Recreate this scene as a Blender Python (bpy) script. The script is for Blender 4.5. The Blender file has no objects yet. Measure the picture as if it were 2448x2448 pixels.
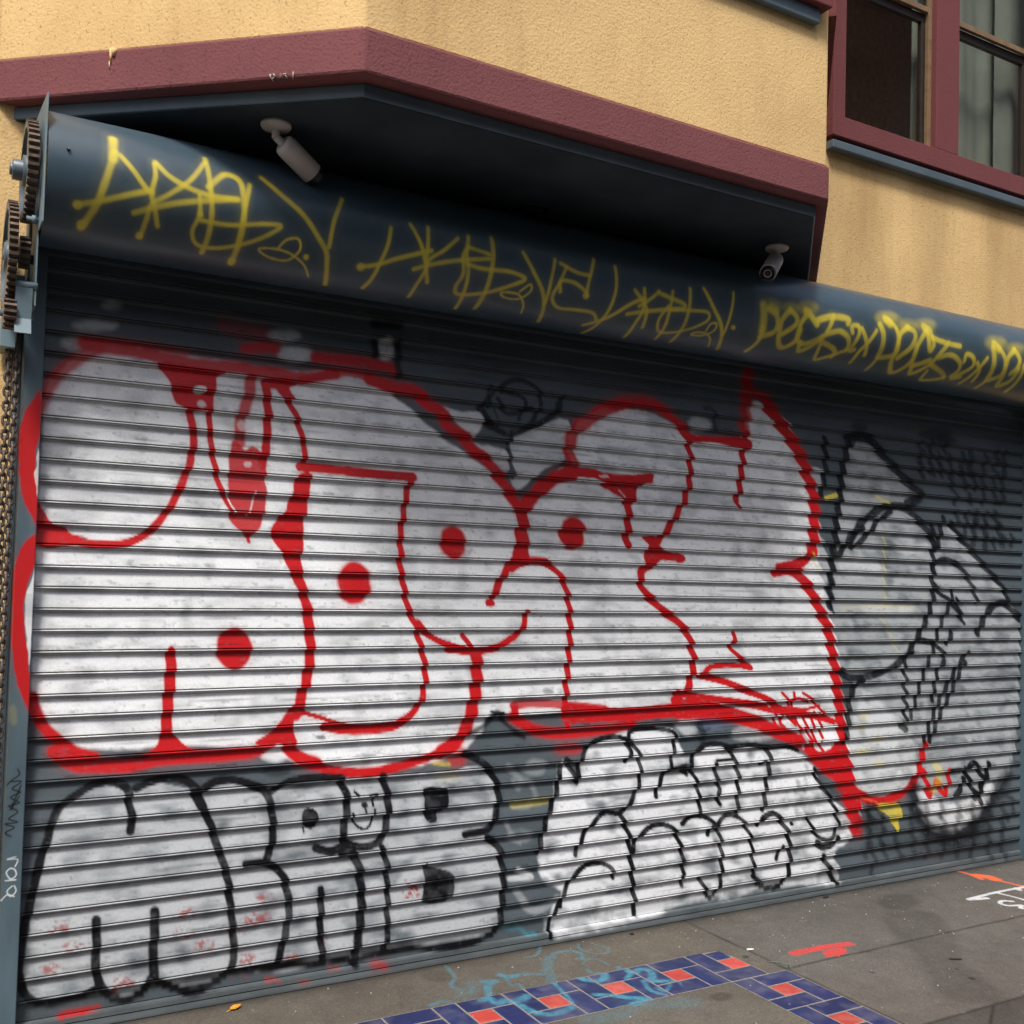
import bpy, bmesh, math, random
import numpy as np
from mathutils import Vector, Matrix
R = math.radians
rng = np.random.RandomState(11)
random.seed(7)
scene = bpy.context.scene
COL = scene.collection

# ------------------------------------------------------------------ spray paint, traced in millimetres on each real surface
# line: kind+colour  alpha  width(mm)  softness(mm)  points.  s = stroke, p = filled shape
SHUTTER_PAINT = """pW 0.5 0 34.2 258,2617 254,2609 242,2603 226,2598 210,2598 198,2601 194,2607 198,2615 209,2621 225,2626 242,2626 254,2623
pW 0.5 0 33.9 247,2541 237,2530 209,2519 170,2511 131,2508 103,2512 93,2520 103,2531 130,2542 168,2550 207,2553 236,2550
pW 0.5 0 33.5 140,2459 135,2446 121,2435 101,2429 81,2430 66,2437 60,2448 65,2461 79,2471 99,2477 119,2477 134,2470
pW 0.5 0 31.7 951,2601 942,2586 916,2573 881,2564 846,2563 820,2569 811,2581 819,2596 844,2609 879,2617 915,2619 941,2613
pW 0.7 0 22.3 1357,2600 1353,2574 1341,2554 1323,2545 1305,2549 1291,2566 1285,2590 1289,2616 1302,2636 1320,2645 1338,2641 1352,2624
pW 0.7 0 31.9 1004,2532 994,2515 966,2500 928,2491 889,2490 861,2498 851,2513 860,2530 887,2545 925,2554 964,2555 993,2547
pW 0.5 0 33.1 3099,2444 3089,2426 3061,2411 3022,2403 2984,2404 2956,2414 2945,2429 2955,2447 2982,2462 3021,2470 3059,2469 3088,2459
pW 0.7 0 34.4 3511,2531 3501,2502 3470,2479 3429,2468 3388,2471 3357,2489 3346,2515 3356,2543 3385,2566 3426,2578 3468,2575 3499,2558
pW 0.8 0 27.7 958,926 950,913 929,904 901,902 872,908 851,919 843,933 850,946 871,955 899,957 928,952 949,940
pG 0.92 0 9.1 4068,2345 4108,2414 4170,2456 4255,2426 4408,2341 4554,2254 4679,2178 4567,2118 4670,2063 4764,1975 4834,1940 4879,2042 4963,1992 5061,1909 5159,1875 5260,1782 5414,1665 5479,1594 5585,1497 5607,1301 5600,895 5571,654 5562,648 5512,523 5394,436 5263,331 5101,242 4943,216 4787,272 4694,381 4661,514 4602,518 4369,473 4199,540 4128,641 4098,786 4100,851 4107,1031 4136,1116 4011,1213 3987,1392 3972,1606 3987,1821 4015,1943 4041,2162
pW 0.75 0 20.5 4677,483 4722,499 4940,390 5163,413 5360,491 5328,367 5133,249 4943,216 4787,272 4709,380
pW 0.45 0 29.3 4098,786 4189,1003 4272,1058 4626,806 4675,603 4602,518 4369,473 4199,540 4128,641
pW 1 0 18.7 -1,1440 3,1777 10,2268 51,2339 119,2424 264,2468 455,2461 677,2461 847,2443 1112,2475 1253,2465 1400,2374 1579,2256 1763,2155 1887,2070 2000,1959 2067,2046 2178,2138 2259,2181 2239,2265 2288,2373 2436,2457 2686,2469 2884,2410 3054,2373 3300,2381 3349,2577 3460,2574 3631,2494 3732,2333 3834,2142 3871,1916 3861,1802 3926,1604 4003,1375 4049,1117 4104,857 4159,624 4230,388 4069,602 3786,817 3443,972 2987,1031 2357,1044 2070,1033 1932,1051 1864,1053 1814,964 1699,879 1451,839 1168,848 988,892 856,952 549,985 264,988 119,1025 37,1123 3,1235
pW 0.75 0 14 1595,2378 1686,2364 1778,2373 1793,2321 1742,2241 1904,2219 1941,2151 1887,2118 1783,2209 1688,2294
pW 0.7 0 14.4 1937,2293 2075,2342 2240,2382 2223,2203 2116,2146 1986,2047 1943,2092
pW 0.6 0 16.9 3476,2500 3581,2440 3719,2297 3867,2272 3889,2195 3850,2150 3769,2216 3669,2363 3478,2438
pW 0.45 0 18.5 3816,1915 3895,1890 3939,1748 3921,1648 3882,1591 3811,1689 3771,1730
pW 0.35 0 43.8 4355,1759 4332,1733 4270,1712 4186,1704 4102,1709 4042,1726 4019,1750 4041,1776 4100,1797 4184,1806 4268,1801 4331,1784
pW 0.35 0 44.5 4624,1524 4594,1509 4513,1497 4403,1493 4296,1497 4218,1507 4190,1521 4217,1536 4295,1548 4402,1552 4512,1549 4593,1539
pW 0.35 0 42.1 3991,1177 3965,1157 3892,1143 3794,1140 3697,1148 3627,1165 3601,1187 3626,1207 3696,1221 3792,1224 3891,1217 3964,1199
pW 0.35 0 45.5 4765,1885 4746,1865 4691,1849 4618,1842 4545,1844 4492,1856 4472,1874 4491,1894 4544,1910 4616,1917 4690,1915 4745,1903
pV 0.95 0 6.8 117,785 180,830 269,854 357,828 457,853 575,824 688,835 848,803 933,810 1139,808 1178,820 1373,820 1661,814 1789,828 1879,783 1913,688 1903,581 1843,526 1934,463 1965,328 1951,176 1909,90 1684,78 1436,100 1280,81 1203,72 1104,74 959,70 748,111 715,77 582,73 484,122 422,94 329,85 273,120 61,132 31,192 17,255 35,375 47,496 77,615 91,707
pr 0.8 0 18.7 163,362 158,353 146,347 128,346 110,352 97,361 92,373 96,382 109,388 126,389 144,383 157,374
pr 0.8 0 18.6 150,222 146,212 133,206 116,206 98,212 85,222 80,233 85,243 97,248 114,248 132,243 145,233
pr 0.8 0 18.8 219,286 214,276 202,270 184,270 166,275 153,285 147,296 152,306 164,312 182,312 200,307 214,297
pr 0.8 0 19.8 618,350 613,339 599,333 579,333 560,339 545,349 539,361 544,371 558,378 578,378 598,372 613,362
pr 0.8 0 20 690,221 685,210 670,204 650,204 630,210 615,221 609,233 614,243 629,249 649,249 669,243 684,233
pr 0.8 0 20.3 818,262 813,251 798,245 777,245 756,251 741,262 735,274 740,284 755,291 775,291 796,285 812,274
pr 0.8 0 20.4 880,287 875,276 860,270 839,270 817,276 802,286 796,299 801,310 816,316 837,316 858,310 874,299
pr 0.8 0 20.4 857,141 852,130 837,124 816,125 795,131 779,142 774,154 779,165 794,171 814,171 835,164 851,153
pr 0.8 0 20.8 1037,113 1031,102 1016,96 994,96 972,103 956,114 950,126 955,137 970,143 992,143 1014,137 1030,125
pr 0.8 0 19.2 395,131 391,121 377,115 359,115 340,121 326,132 321,143 325,153 339,159 357,159 376,153 390,142
pr 0.8 0 19.8 608,279 603,269 589,262 569,262 549,268 535,279 529,290 534,301 548,307 567,307 587,301 602,291
pr 0.8 0 20.6 927,370 921,359 906,352 885,352 863,358 848,368 842,381 847,391 862,398 883,398 905,393 921,382
pr 0.8 0 20.5 908,297 903,286 887,280 866,279 845,286 829,296 823,309 828,319 844,326 865,326 886,320 902,309
pR 0.8 0 6.3 139,57 180,68 227,65 281,68 275,57 180,49 145,46
pr 0.85 0 8.2 952,44 948,35 937,30 921,30 905,35 893,44 888,55 892,63 904,68 920,68 936,63 948,54
pr 0.6 0 13.5 832,71 826,65 811,62 790,64 770,69 754,77 749,85 754,90 769,93 790,91 810,86 826,78
pr 0.9 0 8.9 337,109 336,98 330,91 323,89 315,93 309,103 307,114 308,125 314,132 321,134 329,129 335,120
pr 0.6 0 11.1 1073,24 1070,17 1060,14 1047,14 1035,18 1025,25 1021,32 1025,39 1034,42 1047,42 1059,38 1069,31
pr 0.6 0 11.3 1210,50 1205,44 1192,41 1173,42 1154,47 1140,54 1134,62 1139,68 1153,71 1172,70 1191,65 1205,58
pr 0.8 0 7 1142,180 1141,170 1137,163 1131,161 1125,164 1121,173 1119,184 1120,194 1124,201 1130,203 1135,199 1140,191
pr 0.8 0 7 1138,104 1136,97 1132,92 1126,92 1120,94 1115,100 1114,108 1115,114 1119,119 1125,120 1131,117 1136,111
pr 1 0 19.2 1551,318 1546,299 1532,286 1511,283 1491,291 1475,308 1469,329 1474,348 1488,361 1509,364 1529,356 1545,339
pR 0.55 0 18.8 1411,32 1406,25 1391,21 1371,22 1352,28 1337,36 1331,45 1336,52 1351,55 1370,54 1390,49 1405,41
pw 0.97 0 19 2248,821 2347,750 2369,846 2422,899 2513,915 2636,933 2805,946 2915,915 2953,809 3020,805 3121,847 3249,822 3416,821 3613,801 3741,761 3846,689 3928,561 4036,477 4134,373 4136,259 4015,215 4072,76 4019,45 3680,73 3556,66 3470,77 3350,61 3175,62 3039,75 2883,58 2723,38 2224,28 2206,141 2266,228 2159,289 2136,426 2179,579 2222,727
pG 0.4 0 23.7 2173,794 2164,775 2140,762 2108,759 2075,767 2051,783 2041,803 2049,822 2073,835 2105,838 2138,831 2163,815
pG 0.4 0 23.5 2090,737 2083,726 2062,718 2035,717 2007,723 1987,733 1979,745 1986,756 2006,763 2033,765 2061,759 2082,749
pG 0.4 0 23.5 2106,492 2097,477 2070,468 2033,468 1996,476 1969,490 1959,506 1968,521 1995,530 2031,530 2068,523 2096,508
sW 0.7 24.3 16.2 2028,352 2103,312 1992,317
sG 0.7 34.3 20.6 2030,258 2079,182 2126,160 2182,168 2238,200
sW 0.8 34 17 2193,111 2250,119 2299,89
sW 0.8 22.4 13.8 2167,335 2216,282 2313,246
sG 0.5 25.7 18.9 2001,634 2074,628 2110,672 2100,720
sG 0.4 22.5 17.3 1966,568 1986,511 2033,468
sG 0.4 26.1 20.9 1959,817 2024,757 2026,710
sY 0.6 32.1 8 2000,642 2093,642 2177,645
sY 0.55 18.2 9.1 1600,852 1668,842
pY 0.25 0 22.7 1739,786 1731,777 1709,772 1679,771 1649,776 1627,785 1619,795 1627,803 1648,809 1678,809 1708,805 1730,796
sT 0.75 21.4 11.5 1971,111 2008,91 2044,97 2082,64 2129,58
pW 0.6 0 45 3561,872 3542,855 3488,845 3415,844 3343,853 3290,869 3271,887 3289,904 3341,915 3413,916 3487,907 3541,891
pW 0.5 0 34.6 3050,942 3042,917 3017,899 2984,894 2950,903 2926,923 2916,949 2924,974 2948,992 2981,998 3015,989 3040,969
pB 0.35 0 43.9 3234,942 3220,930 3182,922 3130,921 3079,927 3041,939 3027,952 3041,965 3078,972 3129,974 3181,968 3220,956
pB 0.3 0 39.8 3321,939 3307,926 3269,918 3216,917 3164,924 3125,935 3111,949 3125,961 3162,969 3215,970 3268,964 3307,953
sR 0.85 46 23 -5,2205 14,2264 34,2314 77,2366 128,2411 182,2447
sR 0.95 48.4 17.3 136,2460 209,2455 302,2453 398,2445 496,2437 596,2434 698,2441 768,2434 848,2438 957,2430 1097,2462
sR 0.5 29.5 24.5 117,2463 254,2476 396,2475 495,2467
sR 0.35 57.2 36.4 641,2594 719,2590 794,2590
sR 0.9 44.5 17.8 723,2517 807,2533 844,2533
sR 0.95 47.1 22.1 1010,2517 1095,2522 1211,2525 1330,2518 1348,2509
sR 1 54.9 15.9 1248,2458 1332,2440 1455,2431 1513,2386 1583,2353 1623,2294 1689,2265 1743,2206 1811,2165 1874,2099 1923,2043 1939,2020 1982,1964
sR 0.9 32.8 10.9 958,2419 1041,2445 1154,2475 1242,2463
pR 1 0 8.1 389,2424 546,2423 648,2415 618,2391 615,2339 597,2266 532,2254 517,2258 467,2273 451,2321 434,2369
pW 0.9 0 7.1 579,2340 576,2334 567,2328 555,2325 542,2325 533,2329 529,2335 532,2341 541,2347 554,2350 566,2350 576,2346
pW 0.8 0 10.1 579,2284 577,2276 570,2270 562,2267 553,2268 546,2273 544,2281 546,2288 552,2295 561,2298 569,2296 576,2291
pW 0.8 0 8.1 581,2223 579,2213 574,2205 567,2202 559,2204 553,2210 551,2220 552,2231 558,2239 565,2242 573,2240 578,2233
sR 1 30 6.8 522,2258 536,2173 533,2097 520,2031 494,1954 453,1871 398,1799 328,1750 259,1735 168,1736 100,1748 13,1749
pR 1 0 6.6 -5,1871 26,1849 59,1798 94,1795 117,1772 190,1742 146,1728 1,1725
sR 1 18.2 8.7 4,1862 2,1796
sR 1 23.4 5.1 587,2387 593,2306 599,2205 602,2128 620,2053 643,1978 676,1914 706,1864
sR 0.9 44.5 15.7 752,2401 744,2332 730,2289 716,2226 714,2148
sR 1 35.2 7.5 812,2387 817,2330 825,2252 824,2194 816,2130 807,2067
pR 0.95 0 7.2 679,2135 699,2152 732,2118 763,2137 812,2094 827,1964 820,1849 801,1812 760,1774 733,1803 689,1853 676,2006
sW 0.9 6.2 4.1 665,1964 687,1909 709,1874
sW 0.7 6.3 4.2 785,1961 771,1909 757,1867
pW 0.5 0 5.2 765,2069 763,2064 757,2060 750,2058 742,2058 736,2062 734,2067 736,2072 741,2076 749,2078 757,2078 763,2074
pW 0.5 0 10.3 739,2218 737,2207 732,2199 724,2195 716,2197 710,2205 708,2215 709,2225 715,2233 722,2237 730,2235 736,2228
sR 1 13.6 4.2 759,1789 765,1764
sR 1 25.1 5.5 872,2367 912,2318 950,2248 971,2175 977,2090
pR 1 0 7.4 800,2412 958,2419 909,2382 933,2342 900,2338 850,2370 802,2370
sR 1 40.7 6.6 964,2073 1110,2071 1255,2067 1345,2065 1461,2065
pR 1 0 6.3 954,2041 1010,2045 1002,1943 993,1868 984,1744 979,1725 996,1619 1018,1556 1037,1482 996,1482 974,1566 938,1639 903,1717 855,1784 856,1824 902,1890 932,1960
sR 1 44 7.7 1015,1493 1023,1408 1029,1328 1023,1260 1011,1197 997,1129 982,1082
sR 1 29 4.8 1455,2059 1438,2002 1428,1945 1420,1889 1413,1832 1409,1777 1412,1767 1415,1694 1429,1617 1447,1539 1467,1483 1494,1433 1504,1388 1518,1349 1532,1293 1542,1237 1542,1180 1535,1130 1505,1081 1457,1045
sR 1 41.3 6.6 1451,1039 1404,1019 1320,1010 1203,1013 1101,1029
sR 1 18.4 4.3 1015,1091 1088,1067 1174,1036 1291,1014
pR 1 0 7.3 981,1129 1031,1090 977,1061 974,1009 981,967 873,973 820,976 819,987 882,1024 933,1079
sR 1 40.9 12.7 9,1190 28,1133 52,1086 97,1037 156,991 220,963
sR 0.95 46.7 14.7 86,991 158,939 267,927 359,925 454,939 600,939 726,941 810,946 873,973
pR 1 0 6 459,1041 498,1039 549,987 629,962 820,966 822,925 406,942 409,971 442,998
sR 1 41.8 5.8 480,1331 483,1287 482,1213 482,1139 480,1075 477,1016
sR 1 24.3 4.9 479,1349 481,1312
pR 1 0 13.3 790,1347 782,1305 756,1275 721,1264 685,1276 658,1307 647,1349 655,1391 680,1421 715,1432 751,1421 778,1390
sR 1 53.8 11.8 947,1011 954,958 999,913 1066,883
sR 1 39.3 10.1 999,908 1095,865 1209,841 1326,835 1445,852 1568,877 1661,916 1730,969
sR 1 59.9 11.4 1630,896 1705,936 1755,1014 1782,1087 1794,1173 1792,1242 1785,1300
sR 0.6 54.4 24.2 1680,927 1733,867 1695,858
pR 1 0 19.5 1284,1611 1275,1566 1248,1533 1211,1521 1173,1532 1144,1564 1133,1609 1141,1653 1167,1687 1205,1700 1243,1689 1272,1656
pR 1 0 20.6 1725,1798 1717,1760 1694,1732 1661,1721 1628,1730 1603,1756 1594,1793 1601,1830 1624,1858 1656,1870 1690,1861 1715,1835
sR 1 29.4 4.9 1502,1450 1532,1411 1602,1371 1679,1344 1771,1326 1864,1336 1930,1362 1965,1382 1972,1382 2009,1414 2032,1456 2039,1494
sR 1 28.1 4.7 1648,1333 1771,1320 1897,1336
sR 1 25 3.8 1720,1392 1744,1358 1771,1312
sR 1 36.2 7.8 1953,1715 1914,1655 1885,1608 1866,1566
pR 1 0 4.7 1876,1536 1873,1527 1865,1520 1853,1517 1840,1520 1831,1526 1828,1536 1831,1545 1839,1552 1851,1555 1864,1552 1873,1545
pW 0.9 0 7 1827,1534 1824,1522 1813,1514 1798,1511 1783,1514 1772,1522 1768,1533 1771,1545 1782,1554 1797,1557 1812,1554 1823,1546
pW 0.8 0 6.9 1787,1456 1784,1444 1774,1436 1761,1433 1748,1436 1738,1444 1734,1456 1737,1467 1747,1475 1760,1479 1773,1476 1783,1467
pR 1 0 18.3 2352,1863 2343,1823 2317,1794 2281,1782 2244,1791 2216,1819 2205,1857 2214,1896 2240,1926 2276,1938 2313,1930 2341,1902
sR 1 31.7 5.5 1956,1685 1996,1707 2059,1723 2129,1720 2187,1691 2228,1647 2248,1595 2263,1547 2271,1492 2275,1431 2274,1371 2272,1310 2269,1249 2266,1189 2265,1128 2266,1038 2270,977
sR 0.9 30.1 6 1954,1727 2037,1732 2129,1729
pR 1 0 7.1 1981,1876 2040,1878 2041,1729 1996,1704 1956,1680 1954,1756 1973,1792
sR 1 62.4 8.3 2006,1953 2008,1888 2008,1828 2008,1779
sR 1 68.4 13 2006,1953 2084,2041 2175,2108 2261,2135
sR 1 47.4 7.7 2239,2146 2372,2146 2448,2132 2564,2128 2714,2144
sR 0.92 63.3 19.3 2275,2164 2251,2235 2257,2297 2292,2356 2350,2392 2439,2451 2539,2486
sR 0.95 48.2 17.9 2485,2474 2633,2502 2745,2501 2828,2464 2895,2418
sR 0.5 39.4 26.3 2538,2512 2672,2532 2736,2526
pR 1 0 8 2836,2452 2920,2434 2980,2386 3092,2383 3358,2393 3350,2337 3269,2338 3092,2350 2964,2339 2922,2355 2887,2404
sR 1 36.2 6.3 2938,2370 2961,2293 2972,2227 2965,2161 2950,2094 2922,2027 2882,1967 2827,1893 2779,1839
pR 1 0 6.3 2442,2107 2734,2171 2723,2132 2667,2109 2637,2063 2626,2011 2568,2008 2551,2038 2481,2072
sW 0.8 7.2 5.8 2542,2076 2567,2046
pW 0.8 0 5 2479,2138 2475,2134 2464,2130 2449,2128 2433,2128 2422,2130 2418,2133 2422,2137 2433,2141 2448,2143 2463,2143 2475,2141
sR 1 43.4 6.2 2595,2022 2596,1978 2595,1914 2589,1851 2595,1820
pR 1 0 5.1 2690,1861 2786,1865 2779,1826 2813,1802 2756,1797 2715,1830
pR 1 0 5.1 2739,1833 2813,1797 2945,1782 2930,1742 2814,1752 2758,1731 2726,1711 2693,1735 2700,1787
sR 1 41.5 6 2742,1724 2687,1697 2676,1640 2705,1589 2763,1545 2837,1494 2913,1449 2973,1384 3000,1312 3014,1253 3003,1188 2988,1137 2947,1092 2898,1068
sR 0.85 71.8 30.5 3336,2733 3329,2629 3327,2527 3320,2444
sR 1 40.2 7 3330,2418 3331,2356 3310,2307 3312,2239 3299,2184 3288,2115 3275,2074
sR 1 21.1 4.9 3267,2060 3290,2034
sR 0.8 47.8 23.9 3388,2629 3474,2611 3493,2578
sR 1 76.9 12.7 3475,2576 3532,2526 3600,2463 3668,2392 3728,2319 3769,2237 3805,2161 3827,2077 3829,1992 3826,1900 3822,1842 3822,1837
sR 1 56 9.6 3822,1852 3779,1790 3683,1749 3570,1732
sR 1 43.8 8.8 3552,1704 3636,1716 3732,1708
sR 1 68.1 9.5 3703,1714 3782,1646 3833,1583 3884,1505 3936,1427 3962,1349 3979,1270 4001,1191 4018,1105 4035,1019 4048,926 4059,846 4082,745 4114,671 4131,599
sR 0.95 91.1 28.6 4066,693 4101,605 4131,498 4161,400 4190,320
pR 1 0 11.4 3792,776 3871,753 4016,791 4054,932 4085,739 4142,621 4214,500 4202,386 4119,413 4063,513 4007,593 3926,646 3845,717
sR 0.9 36.7 7.3 1988,1079 2078,1087 2184,1080 2329,1065 2479,1047
pR 1 0 7.7 2256,1080 2556,1047 2792,1053 3040,1063 3213,1037 3392,983 3514,943 3515,889 3303,960 3042,985 2635,984 2332,986 2259,990
sR 1 23.4 4.1 2898,1056 3082,1071 3301,1053 3512,1018
sR 1 37 5.9 3062,1187 3210,1153 3344,1109 3511,1052 3606,994
sR 1 27 3.8 3067,1190 3121,1225 3208,1233 3296,1231 3391,1218 3313,1268 3250,1329 3275,1362 3274,1395
sR 0.95 50 15 1976,1032 2018,1007 2117,961 2260,941 2482,948 2636,965
sR 1 39.7 7.9 1995,1079 1990,1026 2018,1001
pR 0.7 0 24.2 2365,866 2354,854 2325,846 2285,845 2245,851 2215,862 2204,875 2215,887 2243,895 2283,896 2323,890 2353,879
sR 1 69.5 13.9 2925,1009 3117,1000 3292,975 3437,933 3611,869 3765,815 3844,754 3925,684
sR 1 34.4 7.6 2912,1104 3173,1064 3411,1024 3559,991 3788,962 3986,916
sR 1 19.5 4.6 3625,1080 3671,1004 3610,934 3629,905
sR 1 20.9 4.9 3708,1077 3690,1004 3711,920
sR 1 16.6 3.9 3583,1017 3659,1000 3787,990 3891,1005
sR 1 19 4.5 3772,1075 3851,1025 3919,957 4013,915
sR 1 20.4 4.8 3559,982 3573,926
sR 1 21.4 5 3609,970 3610,920
sR 1 20.5 4.8 3723,984 3731,909 3777,861
sR 1 20.9 4.9 3775,972 3789,906 3830,820
sR 1 22 5.2 3840,969 3841,885 3857,782
sR 1 21.6 5.1 3879,958 3894,901 3908,835
sR 1 19.3 4.5 3659,968 3686,939 3712,910
sR 1 18.8 4.4 3919,957 3946,927 3986,921
sR 1 20.5 4.8 3776,889 3764,861
sR 1 20.7 4.9 3896,807 3923,759
sR 1 17.3 4.1 3658,1033 3721,1049 3812,1027
sR 1 18.1 4.3 3844,782 3871,753 3923,749
sG 0.9 19.8 5 3777,861 3791,823 3785,786
sR 1 49 12.2 4200,511 4284,470 4398,458 4514,476 4616,517 4690,592 4718,680 4740,749
sO 0.5 15.3 10.9 4228,490 4341,451
pD 0.3 0 28.5 4089,549 4082,525 4063,510 4036,505 4009,514 3989,533 3981,557 3988,580 4007,596 4034,600 4061,592 4081,573
sK 1 30.4 7.9 362,686 368,737 355,790 341,842 293,870 227,864 168,831 122,797 95,744 80,677 57,599 38,509 24,425 10,348 8,269 5,209 32,143 97,106 208,112 272,139
sK 1 30.8 8 375,840 456,865 547,858 595,816 623,754 660,670 690,580 721,490 741,394 757,271 763,169 734,107 668,70 583,65 484,116
sK 1 31.8 8.3 608,808 654,838 721,845 805,820 869,787 893,717 902,626 888,552 872,520
sK 1 31.3 8.1 795,518 872,513 938,464 969,392 979,308 968,227 948,161 929,102
sK 1 28.3 7.4 891,786 961,822 1078,830 1178,820
sK 1 30.7 8 765,109 929,101 1126,83 1234,82
sK 1 30.1 7.8 1109,381 1112,290 1112,185 1130,84
sK 1 32.7 8.5 257,377 261,279 261,191 285,124 348,74 422,85 452,134
sK 1 36.2 9.4 462,381 464,313 463,216 465,125
sK 1 36.1 9.4 1081,549 1141,529 1209,546
pK 1 0 4.2 1086,664 1082,644 1070,630 1052,626 1034,633 1021,650 1015,671 1019,692 1032,706 1049,710 1067,703 1081,686
sK 1 7.4 3 1027,635 1028,614
sK 1 40 6.7 588,823 623,754
sK 1 33.7 8.8 1178,805 1207,746 1205,661 1194,576 1225,545 1288,531 1350,546 1380,594 1392,673 1385,746 1361,813
sK 1 38.4 10 1188,516 1234,511 1271,439 1285,338 1284,231 1270,140 1265,62
sK 1 27.1 7 1363,523 1389,455 1400,359 1403,250 1404,163 1385,79
sK 1 33.4 8.7 1744,884 1815,849 1879,791 1912,735 1920,672 1911,611 1869,546 1755,534
sK 1 32.2 8.4 1861,512 1915,472 1944,408 1959,290 1949,191 1935,116 1883,78 1727,64 1518,79 1358,80 1249,72
pK 1 0 6 1554,747 1659,739 1675,685 1649,642 1620,638 1617,604 1575,608 1556,665 1563,702
pK 1 0 7.5 1568,435 1598,416 1674,393 1716,350 1711,298 1678,258 1611,255 1553,274 1567,324 1570,383
sK 1 12 3 1241,758 1257,742
sK 1 10.7 3 1308,738 1340,739 1324,722 1325,693
sK 1 10.9 3.1 1286,704 1291,671
sK 1 10.6 3 1233,672 1242,636 1270,608 1301,607 1323,635 1330,678
pK 1 0 3.6 1302,701 1300,694 1295,690 1287,689 1279,691 1273,697 1271,703 1273,710 1279,714 1286,715 1294,713 1300,707
sK 0.85 21.7 15 1759,967 1828,994 1871,1023 1902,1056 1935,1012 1991,963 2047,936
sK 1 9.4 3.1 1870,1058 1933,1051
sK 1 27.6 5.5 2341,714 2308,769 2267,820 2240,758 2225,679 2199,617 2170,548 2149,479 2137,418
sK 1 24.3 5.6 2343,718 2346,790 2369,846 2422,895 2523,912 2616,893 2680,835 2701,758 2695,683 2650,603 2584,551 2502,562 2433,524 2375,465 2338,384
sK 1 28.5 6.1 2584,543 2633,455 2651,370 2665,261 2672,177 2691,67
sK 1 23.6 5.5 2258,158 2283,226 2336,292 2409,328 2489,327 2540,300 2560,253
sK 1 23.1 5.8 2621,905 2646,933 2762,938 2893,916 2903,855 2894,796 2886,750
sK 1 25.5 5.9 2611,885 2638,837 2617,793
sK 1 25.6 5.9 2798,612 2813,666 2854,722 2919,739 2955,741 2989,704
sK 1 25.8 6 2662,361 2692,424 2764,467 2850,472 2916,436 2957,355 2966,328 2979,224
sK 1 24.4 6.6 2967,208 2970,165
sK 1 22.2 5.6 2205,31 2212,109 2253,174
sK 1 27.7 6.4 3010,745 3021,779 3048,817 3121,843 3225,832 3273,799 3298,744 3321,680 3323,591 3316,476
sK 1 25.3 6.3 2944,741 2988,747 3040,683 3061,612 3072,542 3067,503
sK 1 26.6 6.7 3169,743 3177,673 3202,618 3185,584 3204,539
sK 1 26.6 5.7 3226,819 3391,825 3526,803 3663,800 3740,775
sK 1 19.8 5.4 3181,760 3274,759
sK 1 30.9 7.1 3514,802 3539,755 3531,683 3518,630 3507,549 3497,487
sK 1 24.3 6.1 3479,723 3503,730
sK 1 25.2 6.3 2962,465 3028,495 3119,481 3177,436 3208,381 3221,301 3223,213 3208,136 3152,86 3081,186
sK 1 24 6.5 3188,448 3252,482 3329,462 3390,398 3421,333 3430,251 3444,165
sK 1 25.7 6.4 3132,397 3160,447
sK 1 31 6.7 3468,417 3486,443 3559,463 3616,426 3674,352 3691,259 3685,168 3654,108 3593,75 3494,101 3432,153
sK 1 22.7 6.8 3589,225 3638,283
sK 1 22.9 6.9 3820,412 3854,353 3920,295 4000,292 4046,353
sK 1 33.2 6.6 3881,280 3935,247 4014,257 4041,288
sK 1 26.6 7.3 3853,670 3887,602 3968,520 4017,441 4045,372
sK 1 33.8 7.2 3929,201 3977,135 4032,53
pK 1 0 4.6 3716,394 3715,389 3711,385 3705,384 3699,386 3695,390 3693,396 3695,402 3699,405 3704,406 3710,404 3714,400
pK 1 0 5.2 2999,720 2995,712 2986,706 2972,705 2959,708 2949,715 2945,724 2948,732 2958,738 2971,739 2985,736 2995,729
sK 0.97 49.8 14.2 4076,2455 4067,2381 4038,2292 4030,2197 4012,2088 3994,1978 3989,1847 3977,1850 3968,1763 3965,1677 3957,1606 3955,1534
sK 0.97 58.3 16.7 4107,2472 4254,2463 4353,2389 4441,2329 4565,2247 4679,2178 4556,2121
sK 0.97 48.7 13.9 4078,1881 4180,1987 4274,2050 4369,2094 4523,2104 4636,2053 4717,1996 4788,1922 4818,1876
sK 0.97 32.7 9.3 4120,1857 4234,1931 4338,2024 4435,2077
sK 0.97 35 10 4008,1808 4098,1890 4201,1975
sK 0.97 40.8 11.7 3893,2439 3905,2333 3898,2224 3870,2137
sK 0.97 41.1 11.7 4786,2001 4789,1863 4791,1770 4787,1678 4794,1602 4761,1509 4716,1433 4650,1350 4584,1276 4496,1217 4388,1175 4250,1149 4114,1149 4042,1190
sK 0.97 36.6 10.5 4779,1747 4813,1794 4895,1816 5003,1791 5088,1731 5151,1653 5189,1575
sK 0.97 31.1 8.9 4804,1671 4852,1618 4947,1572 5020,1503 5069,1444
sK 0.97 29.6 8.5 4969,1635 4947,1557 4889,1479 4844,1402 4810,1326 4777,1250 4744,1197 4711,1122 4678,1055 4646,981 4613,907
sK 0.97 30.7 8.8 4994,1588 5056,1472
sK 0.97 41.3 11.8 4939,2029 5036,1948 5036,1941 5147,1867 5260,1782 5375,1705 5453,1642 5482,1577
sK 0.97 39.6 11.3 4879,2058 4857,1979 4835,1901 4811,1917
sK 0.97 50 14.3 5198,1385 5241,1448 5314,1528 5428,1569 5519,1529 5598,1472
sK 0.97 38.4 11 4922,1328 4962,1386
sK 0.97 32.1 9.2 5108,1268 5037,1207 4973,1130 4915,1063 4863,1003 4818,928 4773,854 4735,765
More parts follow.
